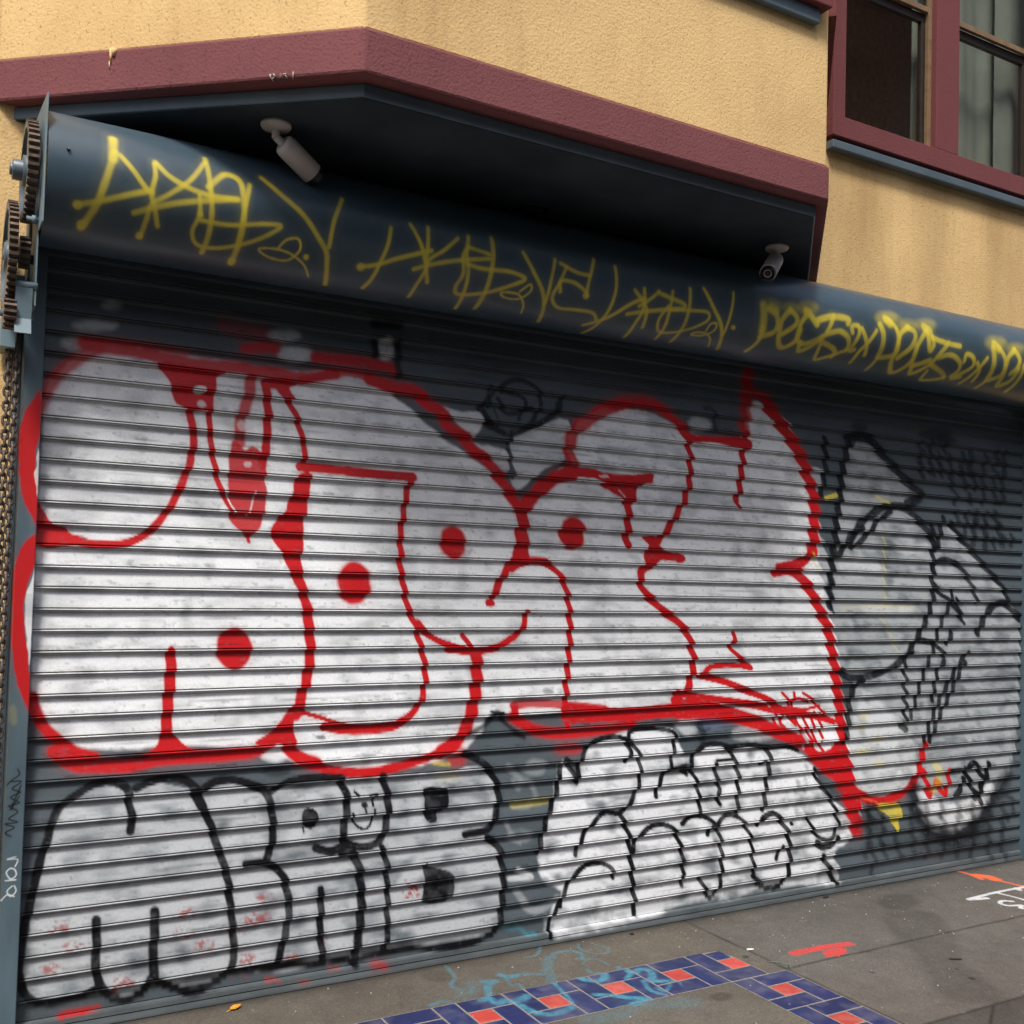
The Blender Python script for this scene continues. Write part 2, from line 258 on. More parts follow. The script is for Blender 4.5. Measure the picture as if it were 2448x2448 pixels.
sK 0.97 32.5 9.3 5085,1213 5026,1129 4974,1053 4928,993 4876,926 4831,851 4780,763
sK 0.97 31.7 9.1 4617,1290 4562,1238 4558,1179 4576,1118 4560,1089 4577,1043 4561,1014 4578,976 4562,939 4580,901
sK 0.97 33.8 9.7 4661,1350 4799,1326 4881,1271 4900,1232 4848,1172 4826,1096 4799,998
sK 0.97 40.5 11.6 4219,1135 4157,1094 4117,1016 4109,923 4100,844 4086,802
sK 0.97 52 14.9 4547,865 4570,849
sK 0.85 93.1 66.5 4646,505 4663,404 4741,307 4865,234 5038,205 5198,253 5329,346 5411,445 5495,502
sK 0.5 104.4 69.6 4788,232 5038,176 5264,216
pK 0.6 0 38.7 4941,2554 4922,2532 4871,2514 4800,2502 4731,2502 4680,2511 4661,2529 4679,2550 4729,2568 4799,2580 4869,2581 4922,2571
pK 0.6 0 39 4990,2526 4977,2510 4942,2495 4895,2487 4848,2487 4813,2496 4800,2510 4812,2527 4847,2541 4894,2549 4941,2549 4977,2541
sK 0.75 30.5 16.2 4673,2490 4666,2460 4704,2435
sK 0.75 32.7 17.4 4765,2503 4757,2468 4745,2438
sK 0.75 40.4 18 4895,2497 4884,2478 4888,2447
pK 0.35 0 31 4920,2481 4906,2470 4866,2459 4813,2452 4760,2451 4721,2455 4707,2464 4721,2475 4759,2485 4812,2493 4866,2494 4905,2490
sK 0.75 36.3 16.1 4663,2421 4680,2392 4654,2369
sK 0.75 32.1 17.1 4755,2434 4767,2399 4752,2372
sK 0.75 32.8 17.5 4827,2433 4827,2404 4852,2368
sK 0.75 32.7 17.4 4922,2433 4922,2411 4949,2384
sK 0.75 34.3 18.3 5054,2454 5051,2421 5067,2396
sK 0.75 48.4 18.4 5130,2457 5118,2426 5128,2393
sK 0.75 41.3 18.4 5266,2456 5274,2438 5257,2406
sK 0.75 51.7 19.7 5368,2476 5372,2446 5379,2422
sK 0.75 43.4 19.3 5447,2483 5436,2451 5429,2429
pK 0.35 0 31.6 5409,2449 5364,2435 5241,2418 5077,2402 4917,2393 4802,2392 4760,2399 4802,2412 4916,2428 5076,2444 5240,2454 5363,2456
sK 0.75 45.9 17.5 4676,2353 4683,2324 4693,2290
sK 0.75 43.3 16.5 4768,2358 4762,2329 4796,2308
sK 0.75 39.5 17.6 4840,2367 4853,2336 4865,2306
sK 0.75 32.7 17.5 4935,2370 4939,2342 4968,2310
sK 0.75 48.8 18.6 5031,2372 5027,2348 5032,2326
sK 0.75 46.6 17.7 5106,2386 5104,2354 5142,2322
sK 0.75 36.2 19.3 5242,2399 5243,2364 5232,2336
sK 0.75 34.8 18.6 5343,2408 5345,2371 5375,2351
sK 0.75 49.5 18.9 5446,2399 5446,2378 5422,2348
pK 0.35 0 31.6 5355,2372 5314,2358 5203,2343 5054,2330 4908,2322 4803,2322 4765,2329 4803,2342 4907,2357 5053,2371 5202,2379 5314,2379
sK 0.75 40 17.8 4934,2297 4951,2264 4960,2235
sK 0.75 47.3 18 5066,2308 5066,2272 5090,2249
sK 0.75 43.2 19.2 5164,2313 5162,2278 5170,2244
sK 0.75 40.3 17.9 5241,2307 5229,2283 5246,2263
sK 0.75 37.5 20 5342,2319 5344,2290 5341,2255
sK 0.75 43.7 19.4 5421,2328 5426,2295 5413,2272
pK 0.35 0 31.9 5390,2293 5363,2281 5289,2268 5190,2259 5092,2256 5021,2259 4995,2267 5020,2279 5091,2291 5189,2301 5289,2305 5363,2302
sK 0.75 32.5 17.3 4983,2216 4999,2181 4972,2145
sK 0.75 32.7 17.4 5117,2210 5106,2187 5135,2157
sK 0.75 35.6 19 5253,2226 5242,2195 5237,2162
sK 0.75 41.9 18.6 5354,2224 5349,2202 5367,2178
sK 0.75 41.3 18.3 5433,2234 5440,2207 5411,2179
pK 0.35 0 32 5466,2208 5437,2196 5359,2184 5254,2175 5150,2172 5075,2175 5047,2184 5074,2196 5149,2208 5253,2217 5358,2220 5437,2217
sK 0.75 41 18.2 4997,2095 5010,2064 5007,2040
sK 0.75 34.7 18.5 5094,2105 5084,2068 5090,2042
sK 0.75 46.4 17.7 5170,2105 5188,2073 5164,2041
sK 0.75 35.2 18.8 5270,2106 5259,2076 5271,2042
sK 0.75 49.5 18.9 5348,2109 5361,2081 5376,2044
pK 0.35 0 31.9 5424,2084 5399,2073 5330,2062 5237,2054 5145,2053 5079,2057 5054,2066 5078,2078 5144,2089 5236,2096 5329,2098 5398,2094
sK 0.75 33.8 18 5083,2022 5086,1997 5066,1966
sK 0.75 51.4 19.6 5159,2033 5160,2000 5158,1963
sK 0.75 49.6 18.9 5258,2034 5263,2004 5276,1980
sK 0.75 52.6 20.1 5397,2042 5398,2010 5405,1978
pK 0.35 0 32 5413,2011 5394,2000 5341,1990 5269,1984 5198,1984 5147,1989 5128,1999 5146,2010 5198,2020 5269,2026 5340,2026 5394,2021
sK 0.75 38.7 17.2 5158,1950 5172,1929 5149,1908
sK 0.75 47.7 18.2 5257,1967 5275,1933 5254,1895
sK 0.75 36.1 19.3 5335,1955 5348,1936 5347,1901
sK 0.75 51 19.4 5437,1967 5440,1939 5429,1919
sK 0.75 35.8 19.1 5517,1980 5530,1943 5513,1919
pK 0.35 0 32.1 5480,1941 5462,1929 5410,1920 5340,1915 5270,1915 5220,1921 5201,1930 5219,1941 5270,1951 5339,1956 5409,1956 5461,1951
sK 0.55 38.2 21.8 4271,447 4283,384
sK 0.55 40 22.8 4392,437 4390,374
sK 0.55 38.2 21.8 4515,427 4544,360
sK 0.55 39.7 22.7 4641,416 4623,353
sK 0.55 42.1 24.1 4769,405 4764,340
sK 0.55 42.6 24.3 4901,393 4892,328
sK 0.55 40.9 23.4 5035,382 5071,312
sK 0.55 44.7 25.5 5172,370 5181,302
sK 0.55 43 24.6 5312,358 5345,287
sK 0.55 44.8 25.6 5455,346 5480,275
sK 0.55 37 21.2 4272,370 4298,305
sK 0.55 38.4 21.9 4393,359 4412,294
sK 0.55 38.6 22.1 4516,348 4496,286
sK 0.55 40 22.9 4642,336 4627,273
sK 0.55 40.3 23 4771,324 4751,261
sK 0.55 40.1 22.9 4902,312 4938,242
sK 0.55 42.9 24.5 5036,300 5023,234
sK 0.55 42.8 24.5 5173,287 5199,217
sK 0.55 43.1 24.6 5313,274 5346,203
sK 0.55 48 27.4 5456,261 5458,192
sK 0.55 36.5 20.9 4274,302 4306,237
sK 0.55 38.9 22.2 4395,291 4384,228
sK 0.55 38.8 22.2 4518,279 4499,217
sK 0.55 40.8 23.3 4644,266 4655,200
sK 0.55 40.8 23.3 4772,254 4757,190
sK 0.55 40.8 23.3 4903,241 4931,172
sK 0.55 41.6 23.8 5037,228 5013,163
sK 0.55 45.2 25.8 5174,214 5180,146
sK 0.55 45.5 26 5314,200 5326,131
sK 0.55 45.1 25.8 5458,186 5438,119
sK 0.55 37.7 21.6 4276,225 4261,164
sK 0.55 37.7 21.5 4396,213 4423,146
sK 0.55 39 22.3 4519,200 4540,134
sK 0.55 40.6 23.2 4645,187 4658,121
sK 0.55 42.4 24.2 4774,173 4770,108
sK 0.55 43.3 24.7 4905,159 4911,93
sK 0.55 43.2 24.7 5039,145 5053,77
sK 0.55 45.4 25.9 5176,131 5174,64
sK 0.55 43.7 25 5316,116 5342,45
sK 0.55 45.8 26.2 5459,101 5475,31
sK 0.6 30.5 20.3 4313,444 4286,398 4329,345
sK 0.6 31.7 21.1 4356,430 4386,369
sK 0.6 32 21.3 4290,224 4334,142 4321,66
sK 0.6 34.4 22.9 5412,392 5514,394 5567,326 5517,245
pK 0.35 0 91.8 5571,90 5484,67 5250,69 4945,94 4654,134 4449,178 4375,215 4447,237 4652,238 4943,216 5249,178 5483,131
pK 0.45 0 58 4387,330 4372,303 4331,285 4274,283 4218,296 4177,322 4162,352 4176,379 4216,396 4272,399 4329,386 4371,361
sR 1 39.6 11.3 4728,599 4760,516 4776,455 4814,492 4844,530 4875,487 4915,453 4946,502 4952,583
sK 1 30.1 8.6 4968,582 5063,581
sK 1 39.6 11.3 5080,528 5065,472 5002,431
sK 1 41 11.7 5095,584 5145,497 5204,404
sK 1 38.6 11 5127,592 5192,613 5243,542 5276,519
sK 1 43.6 12.5 5316,600 5293,517 5244,458 5249,374
sK 1 34.9 10 5179,442 5245,416
pY 0.9 0 9.8 4342,441 4544,424 4539,336 4511,269 4481,321 4414,386
sY 0.5 56.2 33.7 4842,621 4874,568 4829,491
pY 0.35 0 18.9 4286,937 4281,928 4265,922 4244,921 4223,924 4208,931 4202,940 4207,949 4222,954 4243,956 4265,953 4280,946
pY 0.35 0 18.9 4250,873 4246,863 4235,857 4219,855 4204,859 4192,866 4188,876 4191,885 4203,891 4218,893 4234,890 4246,882
pY 0.35 0 19 4407,799 4398,791 4374,787 4342,786 4310,790 4287,797 4278,806 4286,813 4310,818 4342,818 4374,814 4398,807
pY 0.35 0 18.8 4290,732 4282,722 4259,715 4227,714 4196,719 4173,729 4164,740 4173,750 4195,757 4227,758 4258,753 4282,744
pY 0.35 0 19 4399,660 4393,650 4377,645 4356,643 4334,647 4319,655 4313,665 4318,674 4334,680 4355,682 4377,678 4393,670
sY 0.4 15.1 8.6 4373,1938 4380,1834 4378,1686 4383,1523
sY 0.35 10.4 7.5 4034,1528 4295,1537 4635,1535
sY 0.4 9.8 5.9 4349,1493 4427,1389 4495,1284
sY 0.8 23.4 4.7 3900,2117 3991,2140
sY 0.6 20.8 6.9 4314,2149 4402,2120
sY 0.6 15.1 5.7 3823,1816 3844,1739
sK 0.85 22.9 7.6 1769,2385 1834,2462 1941,2535 2047,2519 2089,2451 2035,2349 1926,2298 1838,2321 1796,2380
sK 0.85 22.7 7.6 1862,2441 1918,2381 2033,2416
sK 0.85 25.6 7.7 1817,2328 1921,2286 2058,2341 2170,2406 2203,2482
sK 0.85 21.6 8.1 1935,2287 1929,2215 1954,2098
sK 0.85 20.5 7.7 1882,2477 2004,2456 1974,2362
sK 0.85 17.8 7.6 1769,2389 1825,2324
sK 0.85 29.9 18 1270,2616 1271,2561
sK 0.85 30.5 18.3 1378,2630 1377,2568 1376,2490
sK 0.85 39.2 23.5 1264,2693 1378,2704
sK 0.85 21.7 13 1794,2398 1802,2340 1820,2312 1867,2317
sK 0.85 16 9.6 1821,2495 1817,2400
sK 0.6 13.3 6.6 1851,2392 1866,2334
sK 0.7 23.9 19.1 3054,2519 3105,2518 3124,2466 3117,2419
sK 0.85 16.8 9 2179,2455 2159,2411 2103,2363 2020,2319 1937,2293
pK 0.6 0 14.4 2193,1137 2189,1129 2179,1124 2165,1123 2151,1125 2140,1131 2136,1139 2140,1146 2150,1151 2164,1153 2178,1150 2189,1144
pB 0.35 0 26.3 3216,937 3202,921 3164,911 3112,910 3061,917 3023,930 3009,947 3023,963 3059,973 3111,975 3162,968 3201,955
sK 0.6 41.3 19.8 3069,938 3088,858
sK 0.5 11.7 5.8 3043,939 3087,911 3129,922
pK 0.7 0 11.7 419,955 411,951 389,949 358,950 328,953 306,958 297,963 305,967 327,970 358,969 388,966 411,961
pK 0.6 0 20.8 963,858 955,849 934,843 904,842 874,847 853,856 845,867 852,877 873,883 903,883 932,879 954,869
pK 0.7 0 6.4 1102,986 1099,983 1091,981 1080,980 1069,982 1060,985 1057,989 1060,992 1068,995 1079,995 1090,994 1099,990
sK 0.8 32.9 21.4 4055,2461 4107,2472 4169,2493 4265,2464
pK 0.6 0 29.4 4232,2535 4223,2523 4200,2513 4169,2507 4137,2507 4114,2513 4106,2523 4114,2535 4136,2545 4168,2551 4199,2551 4223,2545"""
HOOD_PAINT = """sY 0.95 29.3 17.6 150,124 148,42
sY 0.95 22.3 13.4 154,71 129,-34 108,-112 86,-165 67,-209
sY 0.95 18.4 11 44,-130 113,-105 199,-69 271,-40
sY 0.95 15.9 9.5 171,61 211,19 259,-37 277,-45
sY 0.95 15.9 9.5 282,55 285,11 277,-50 294,-105 307,-152
sY 0.95 17.4 10.4 285,62 332,21 404,-7 477,-17 569,-11
sY 0.95 15.9 9.5 454,109 403,24 335,-39 280,-84 269,-134 257,-203
sY 0.95 18.6 11.1 227,-121 304,-86 389,-55 563,-12
sY 0.95 17.3 10.4 456,127 470,19 481,-70 481,-150 472,-225
sY 0.95 14.7 8.8 435,-25 441,-89 425,-142 439,-186 479,-200 550,-185 649,-138 729,-76 671,-77 547,-103 437,-105
sY 0.95 20.1 12.1 464,11 520,71 569,62 586,12 594,-79 590,-163 582,-252
sY 0.95 16.1 9.7 608,50 594,-49 587,-177
sY 0.95 8.1 4.9 731,-156 756,-118 800,-107 812,-148 774,-195 707,-194 665,-169 724,-157 786,-167 843,-201 876,-252
sY 0.95 17.7 10.6 653,91 728,35 809,-21 870,-85 913,-136 927,-184 953,-282
sY 0.95 15.2 9.1 956,72 924,-24 918,-115
pY 0.95 0 6.5 64,-126 63,-135 58,-142 51,-146 43,-145 37,-140 34,-132 35,-124 40,-117 48,-113 55,-114 61,-119
pY 0.95 0 6.5 87,-191 86,-201 81,-210 73,-215 65,-214 58,-208 54,-198 55,-187 60,-179 68,-175 76,-176 83,-181
pY 0.95 0 6.5 267,-197 267,-204 264,-211 258,-214 252,-213 247,-209 245,-202 245,-195 248,-189 254,-186 260,-186 265,-191
pY 0.95 0 6.8 850,-165 850,-171 848,-175 843,-178 838,-177 833,-174 831,-169 831,-164 833,-159 838,-157 843,-157 848,-160
pY 0.95 0 6.6 455,-84 455,-90 451,-95 445,-98 439,-97 434,-94 432,-88 433,-82 436,-77 442,-74 448,-75 453,-78
pY 0.95 0 6.6 598,-238 598,-249 595,-259 589,-264 581,-263 573,-256 569,-246 568,-235 571,-226 578,-222 586,-223 593,-229
sY 0.9 15.3 9.2 1151,-2 1146,-62 1129,-139 1116,-211 1099,-265
sY 0.9 16.8 10.1 1051,-168 1117,-148 1202,-106 1327,-57
sY 0.9 15.7 9.4 1232,27 1279,-39 1309,-101
sY 0.9 15.7 9.4 1307,28 1310,-47 1316,-114 1342,-183
sY 0.9 14.2 8.5 1437,10 1379,-48 1326,-91 1317,-142 1302,-208 1298,-271
sY 0.9 15.8 9.5 1270,-139 1331,-111 1438,-76 1584,-44
sY 0.9 15.9 9.5 1484,26 1480,-45 1498,-97 1509,-169 1520,-297
sY 0.9 16 9.6 1485,-16 1466,-54 1481,-121 1467,-177 1491,-211 1593,-187 1697,-136 1760,-96 1689,-79 1560,-87 1478,-79
sY 0.9 14.6 8.8 1485,-16 1582,-27
sY 0.9 19 11.4 1589,39 1599,-32 1602,-122 1601,-203 1598,-273
sY 0.9 8.9 5.3 1753,-150 1791,-113 1801,-142 1759,-184 1693,-187 1675,-168 1750,-163 1793,-203 1809,-252
sY 0.9 16.5 9.9 1736,7 1794,-62 1857,-133 1893,-203 1917,-292
sY 0.9 15.1 9.1 1890,4 1883,-77 1889,-185
sY 0.9 15.4 9.2 1917,-6 1998,-29 2065,-33
sY 0.9 15.5 9.3 2085,39 2066,-62 2073,-117
sY 0.9 15.3 9.2 1940,-119 1931,-76 1997,-73 2063,-100
sY 0.9 15.3 9.2 1948,-16 1925,-85 1911,-148 1957,-191 2041,-187 2132,-187 2173,-219
sY 0.9 15.6 9.3 2196,27 2210,-69 2205,-174 2187,-263 2168,-332
sY 0.9 17.3 10.4 2131,-263 2214,-201 2305,-116 2371,-83
pY 0.9 0 6.9 1073,-164 1073,-172 1070,-179 1063,-182 1055,-182 1047,-177 1043,-169 1043,-161 1047,-155 1053,-151 1062,-152 1069,-156
pY 0.9 0 6.2 2082,-114 2082,-120 2079,-125 2072,-128 2065,-127 2058,-124 2054,-118 2054,-112 2058,-107 2064,-104 2071,-105 2078,-108
sY 0.9 16.8 10.1 2309,-56 2374,-104 2401,-142 2421,-216
sY 0.9 16.7 10 2357,-43 2378,-133 2371,-202 2379,-304
sY 0.9 15.7 9.4 2437,-42 2396,-83 2351,-119
sY 0.9 18.3 11 2307,-164 2388,-138 2509,-110 2589,-92 2579,-73 2508,-60 2438,-47
sY 0.9 15.8 9.5 2513,-30 2517,-112 2530,-189 2535,-277
sY 0.9 13.6 8.1 2503,-96 2481,-162 2515,-223 2584,-218 2674,-179 2743,-127 2731,-92 2654,-94 2524,-111
sY 0.9 17.3 10.4 2609,-4 2621,-96 2628,-179 2624,-278
sY 0.9 10 6 2762,-175 2769,-140 2802,-135 2803,-172 2754,-205 2699,-211 2708,-196 2767,-189 2814,-217 2840,-265
sY 0.9 17.7 10.6 2689,9 2754,-65 2822,-128 2865,-192 2903,-273
sY 0.9 14.1 8.5 2865,19 2862,-91 2867,-184
pY 0.9 0 5.1 2917,-135 2918,-141 2916,-146 2910,-148 2902,-148 2895,-145 2890,-139 2889,-133 2892,-129 2898,-126 2905,-127 2912,-130
sY 0.95 39.5 26.4 3048,-9 3065,-74 3078,-123
sY 0.95 22.2 13.3 3072,-111 3087,-178 3065,-253
sY 0.95 27.8 13.9 3080,-23 3134,-40 3160,-86 3149,-126 3082,-157
sY 0.95 40 20 3105,-13 3132,-28
sY 0.95 26.8 13.4 3224,-8 3181,-58 3185,-121 3213,-174 3255,-194 3303,-152 3309,-91
sY 0.95 27 13.5 3224,-8 3266,-33 3271,-70 3208,-125
sY 0.95 42.6 21.3 3328,1 3346,-3
sY 0.95 30.3 15.2 3365,-19 3407,-51
sY 0.95 26 13 3338,-10 3303,-60 3308,-131 3358,-155 3409,-137 3462,-102
sY 0.95 31 15.5 3411,-29 3499,0 3610,6 3615,-16
sY 0.95 24.8 12.4 3513,5 3488,-66 3460,-116 3371,-196 3340,-154
sY 0.95 26.8 13.4 3491,-85 3565,-62 3627,-80 3654,-116 3654,-145
sY 0.95 25.1 12.5 3467,-129 3551,-145 3592,-169 3589,-194
sY 0.95 20.8 10.4 3471,-149 3498,-228 3546,-210 3596,-181 3662,-144
sY 0.95 24.3 12.1 3656,-56 3645,-28 3686,-19 3703,-56 3679,-141 3705,-138
sY 0.95 23.1 11.5 3716,-28 3771,-94 3794,-155
sY 0.95 23 11.5 3821,-24 3774,-100 3745,-140 3735,-210
sY 0.95 32.2 16.1 3843,10 3870,-27 3886,-92 3888,-149
sY 0.95 26.6 13.3 3893,-156 3991,-128 3994,-64 3971,0 3912,48
sY 0.95 44.4 22.2 3891,45 3918,27
sY 0.95 21.7 10.8 3890,-165 3880,-240
sY 0.95 28.4 14.2 4058,26 3997,-17 3994,-99 3999,-165 4054,-229 4098,-207 4136,-138 4134,-60
sY 0.95 30.1 15.1 4048,25 4108,5 4100,-64 4028,-137
sY 0.95 46.2 23.1 4185,45 4223,29
sY 0.95 28.9 14.5 4191,24 4139,-59 4147,-152 4179,-160 4264,-121
sY 0.95 29.3 14.6 4202,26 4235,-67 4259,-43 4242,3
sY 0.95 26.7 13.3 4242,-4 4360,-17 4468,-18
sY 0.95 26 13 4376,-14 4317,-85 4275,-150 4194,-215 4163,-166
sY 0.95 26.7 13.4 4324,-98 4408,-73 4492,-99 4517,-142 4492,-187
sY 0.95 24.8 12.4 4284,-141 4403,-174 4453,-203
sY 0.95 21.5 10.7 4292,-181 4305,-244 4394,-228 4449,-199
sY 0.95 25.5 12.7 4528,-94 4532,-54 4591,-65 4607,-114 4510,-194 4564,-182
sY 0.95 24.2 12.1 4636,-88 4679,-128 4681,-192
sY 0.95 24.2 12.1 4705,-54 4664,-115 4604,-219
sY 0.95 37.8 18.9 4746,5 4773,-79 4777,-156
sY 0.95 49.7 24.8 4760,29 4793,11
sY 0.95 28.1 14 4793,19 4856,-39 4869,-128 4776,-179
sY 0.95 22.7 11.3 4782,-173 4756,-233
sY 0.95 31.8 15.9 4934,22 4879,-36 4885,-118 4897,-194 4965,-157 4991,-82
sY 0.95 30.4 15.2 4934,22 4982,-24 4976,-76 4939,-111
sY 0.95 28.6 14.3 5036,-47 5026,-158 5009,-219
sY 0.95 29.1 14.5 5092,36 5030,-62
pY 0.35 0 39.9 3163,2 3156,-15 3136,-29 3108,-37 3078,-37 3056,-30 3046,-16 3053,1 3075,16 3105,25 3134,25 3156,17
pY 0.35 0 40.6 3276,13 3269,-1 3250,-13 3225,-20 3199,-21 3180,-14 3172,-3 3179,11 3198,23 3225,31 3251,31 3269,25
pY 0.35 0 41.2 3410,33 3399,15 3373,-1 3338,-10 3302,-11 3276,-3 3267,11 3278,29 3306,46 3343,57 3379,58 3403,49
pY 0.35 0 44.4 3998,69 3979,47 3943,29 3897,17 3853,16 3822,24 3812,40 3829,60 3868,81 3919,95 3965,98 3993,88
pY 0.35 0 45.3 4124,51 4111,34 4083,20 4047,11 4011,10 3986,16 3978,29 3990,45 4020,61 4059,71 4095,73 4119,65
pY 0.35 0 46.2 4289,76 4270,56 4235,38 4192,28 4150,26 4121,34 4113,49 4130,69 4169,88 4217,102 4261,104 4286,95
pY 0.35 0 49.6 4870,53 4852,31 4816,12 4769,1 4723,0 4690,9 4680,26 4696,47 4737,68 4789,81 4836,83 4865,72
pY 0.35 0 50.7 5034,44 5018,26 4986,11 4944,1 4903,0 4873,7 4863,21 4877,38 4912,54 4957,65 5000,67 5027,59"""
GUIDE_PAINT = """pR 1 0 7.6 -7,2261 -27,2242 -53,2193 -67,2147 -71,2071 -66,1965 -56,1906 -33,1847 -1,1789 -2,1810 -1,1924 -12,1977 -17,2030 -13,2076 -5,2122
pW 0.9 0 3.7 0,2019 -10,2065 -12,1995 -17,1971 -11,1925 1,1884 7,1884
pR 1 0 5.5 -1,1763 -34,1734 -57,1692 -67,1636 -70,1577 -71,1508 -67,1394 -57,1302 -35,1220 -4,1143 0,1145 -4,1255 -11,1301 -14,1347 -26,1416 -33,1508 -27,1568 -9,1633 0,1675
pW 0.95 0 5.5 0,1675 -6,1633 -25,1564 -31,1508 -23,1416 -12,1347 -8,1306 -4,1416 0,1555
sK 1 4.3 2.5 -31,947 -25,928 -46,912 -62,895
sK 1 4.2 2.5 -52,906 -18,904 -45,881 -19,867 -49,852 -21,831 -54,822 -25,801 -52,779 -24,765 -63,762 -34,748 -61,732 -44,718
sK 1 4.3 2.5 -18,891 -48,809 -22,855
sW 0.8 4.2 2.5 -25,647 -52,641 -19,637 -26,614
sW 0.8 4.2 2.5 -40,610 -53,596 -39,573 -22,583 -26,602 -40,610
sW 0.8 4.2 2.5 -55,569 -22,568
sW 0.8 4.2 2.5 -32,548 -48,532 -36,513 -20,529 -26,548
sW 0.8 4.2 2.5 -25,511 -47,520 -66,502
pY 0.15 0 12.2 -38,1136 -40,1117 -44,1104 -51,1100 -58,1105 -64,1119 -66,1137 -65,1155 -61,1168 -54,1173 -47,1168 -41,1154"""
GROUND_PAINT = """sT 0.7 42.1 21 1630,-412 1658,-416 1669,-466 1705,-457 1738,-481 1806,-459
sT 0.75 31.6 15.8 1730,-252 1773,-262 1725,-289 1678,-380
sT 0.8 33.2 16.6 1827,-218 1844,-246 1874,-251
sT 0.55 23.6 11.8 1886,-246 1923,-253 1982,-281
sT 0.6 13.4 6.7 2019,-95 2089,-83 2155,2
sT 0.75 32 16 1725,-475 1743,-537 1756,-612
sT 0.3 21 10.5 1629,-320 1657,-276
sT 0.8 17.6 8.8 1975,-388 1960,-468 1946,-545 1933,-583
sT 0.7 33.9 17 1766,-608 1794,-638 1838,-643 1913,-618
sT 0.85 33.8 16.9 2105,-390 2109,-422 2143,-448 2192,-441 2219,-403
sT 0.8 25.5 12.8 2277,-481 2318,-450 2328,-413
sT 0.8 33 16.5 2341,-450 2390,-427 2415,-454 2387,-513 2352,-547 2430,-584
sT 0.75 23.1 11.5 2322,-533 2287,-623 2314,-683
sT 0.8 34.4 17.2 2062,-563 2120,-600 2167,-650 2230,-680 2150,-696
sT 0.6 8.7 4.4 2457,-597 2431,-644
sT 0.65 19.4 9.7 2133,-149 2161,-106 2241,-109 2267,-167 2232,-217 2220,-201
sT 0.5 13.9 6.9 2325,-54 2295,-111 2329,-184 2384,-199 2414,-143 2391,-96
sT 0.5 11.5 5.7 2201,-269 2253,-227 2294,-247 2300,-315
sT 0.4 44.5 22.3 2112,-139 2026,-261 2007,-324 1975,-368
sT 0.22 87.6 43.8 1918,-740 2054,-746 2143,-711 2365,-781
sT 0.15 85.3 42.7 1586,-336 1689,-252
sQ 0.95 46.3 14.7 3140,-564 3245,-566 3353,-568 3472,-588
pQ 0.95 0 4.4 3268,-612 3311,-597 3357,-600 3391,-610 3404,-628 3361,-667 3330,-664 3299,-678 3278,-663 3247,-666 3249,-644
sO 0.8 28.5 22.2 5023,-18 5029,-58 5023,-130 5004,-176
sO 1 75.5 27.5 5045,-125 5069,-147 5083,-175 5078,-206
sO 0.85 22.7 13 5064,-221 5087,-285 5094,-375
pO 1 0 5.7 5110,-379 5092,-388 5074,-393 5060,-391 5055,-385 5060,-374 5073,-363 5091,-353 5109,-349 5122,-350 5128,-357 5123,-368
sW 0.85 24.6 6.2 4601,-385 4727,-378 4860,-372 5033,-374 5097,-377
sW 0.85 31.7 6.3 4599,-392 4710,-416
sW 0.85 20.7 5.9 4850,-384 4869,-458 4873,-525
sW 0.85 22.7 5.7 4790,-511 4745,-482 4695,-507 4704,-550 4771,-573 4726,-598 4734,-617
sW 0.85 33.7 5.2 5033,-374 5016,-400
sT 0.5 18.4 11.1 1661,-36 1643,-151 1589,-224 1605,-270
sT 0.45 16.8 10.1 1828,-259 1811,-330 1846,-327 1838,-381
sT 0.4 23.7 14.2 1426,-367 1490,-345 1525,-379
sT 0.5 19.1 11.4 2191,-317 2183,-366 2222,-374
sT 0.5 23.7 14.2 2323,-358 2319,-388 2342,-388
sT 0.6 17.2 10.3 2401,-610 2336,-656 2326,-613
pD 0.45 0 61.7 4322,-306 4251,-344 4171,-357 4102,-344 4062,-307 4060,-257 4099,-205 4168,-166 4251,-150 4324,-163 4365,-202 4364,-254
pD 0.38 0 71.7 3981,-347 4230,-461 4028,-712 3736,-995 3716,-1094 3521,-1346 3440,-1308 3349,-1218 3423,-1059 3657,-787 3726,-636
pD 0.5 0 23.2 2557,-808 2537,-822 2511,-826 2487,-821 2470,-807 2465,-788 2474,-769 2494,-755 2520,-750 2545,-756 2562,-770 2566,-789
pD 0.35 0 31.1 1636,-148 1616,-169 1586,-176 1554,-169 1529,-149 1516,-121 1520,-93 1540,-72 1570,-64 1603,-71 1629,-92 1641,-120
pD 0.8 0 4.2 2925,-509 2916,-515 2906,-518 2897,-516 2892,-511 2892,-503 2896,-495 2905,-489 2915,-486 2924,-488 2929,-493 2930,-501"""

PIGMENT = {'W': (.79, .82, .845), 'w': (.74, .77, .80), 'V': (.48, .51, .535), 'G': (.37, .40, .42), 'r': (.34, .07, .07), 'R': (.52, .010, .013), 'K': (.006, .006, .008),
           'Y': (.72, .59, .06), 'T': (.07, .31, .42), 'B': (.10, .15, .24), 'D': (.035, .032, .030), 'O': (.95, .17, .06), 'Q': (.70, .07, .065)}

_tab = rng.rand(256, 256)
def vnoise(x, y, seed=0):
    x = x + seed * 17.31; y = y + seed * 9.77
    xi = np.floor(x).astype(int); yi = np.floor(y).astype(int)
    fx = x - xi; fy = y - yi
    fx = fx * fx * (3 - 2 * fx); fy = fy * fy * (3 - 2 * fy)
    a = _tab[xi & 255, yi & 255]; b = _tab[(xi + 1) & 255, yi & 255]; c = _tab[xi & 255, (yi + 1) & 255]; d = _tab[(xi + 1) & 255, (yi + 1) & 255]
    return (a * (1 - fx) + b * fx) * (1 - fy) + (c * (1 - fx) + d * fx) * fy
def fbm(x, y, seed=0):
    return .5 * vnoise(x, y, seed) + .3 * vnoise(x * 2.1, y * 2.1, seed + 1) + .2 * vnoise(x * 4.3, y * 4.3, seed + 2)

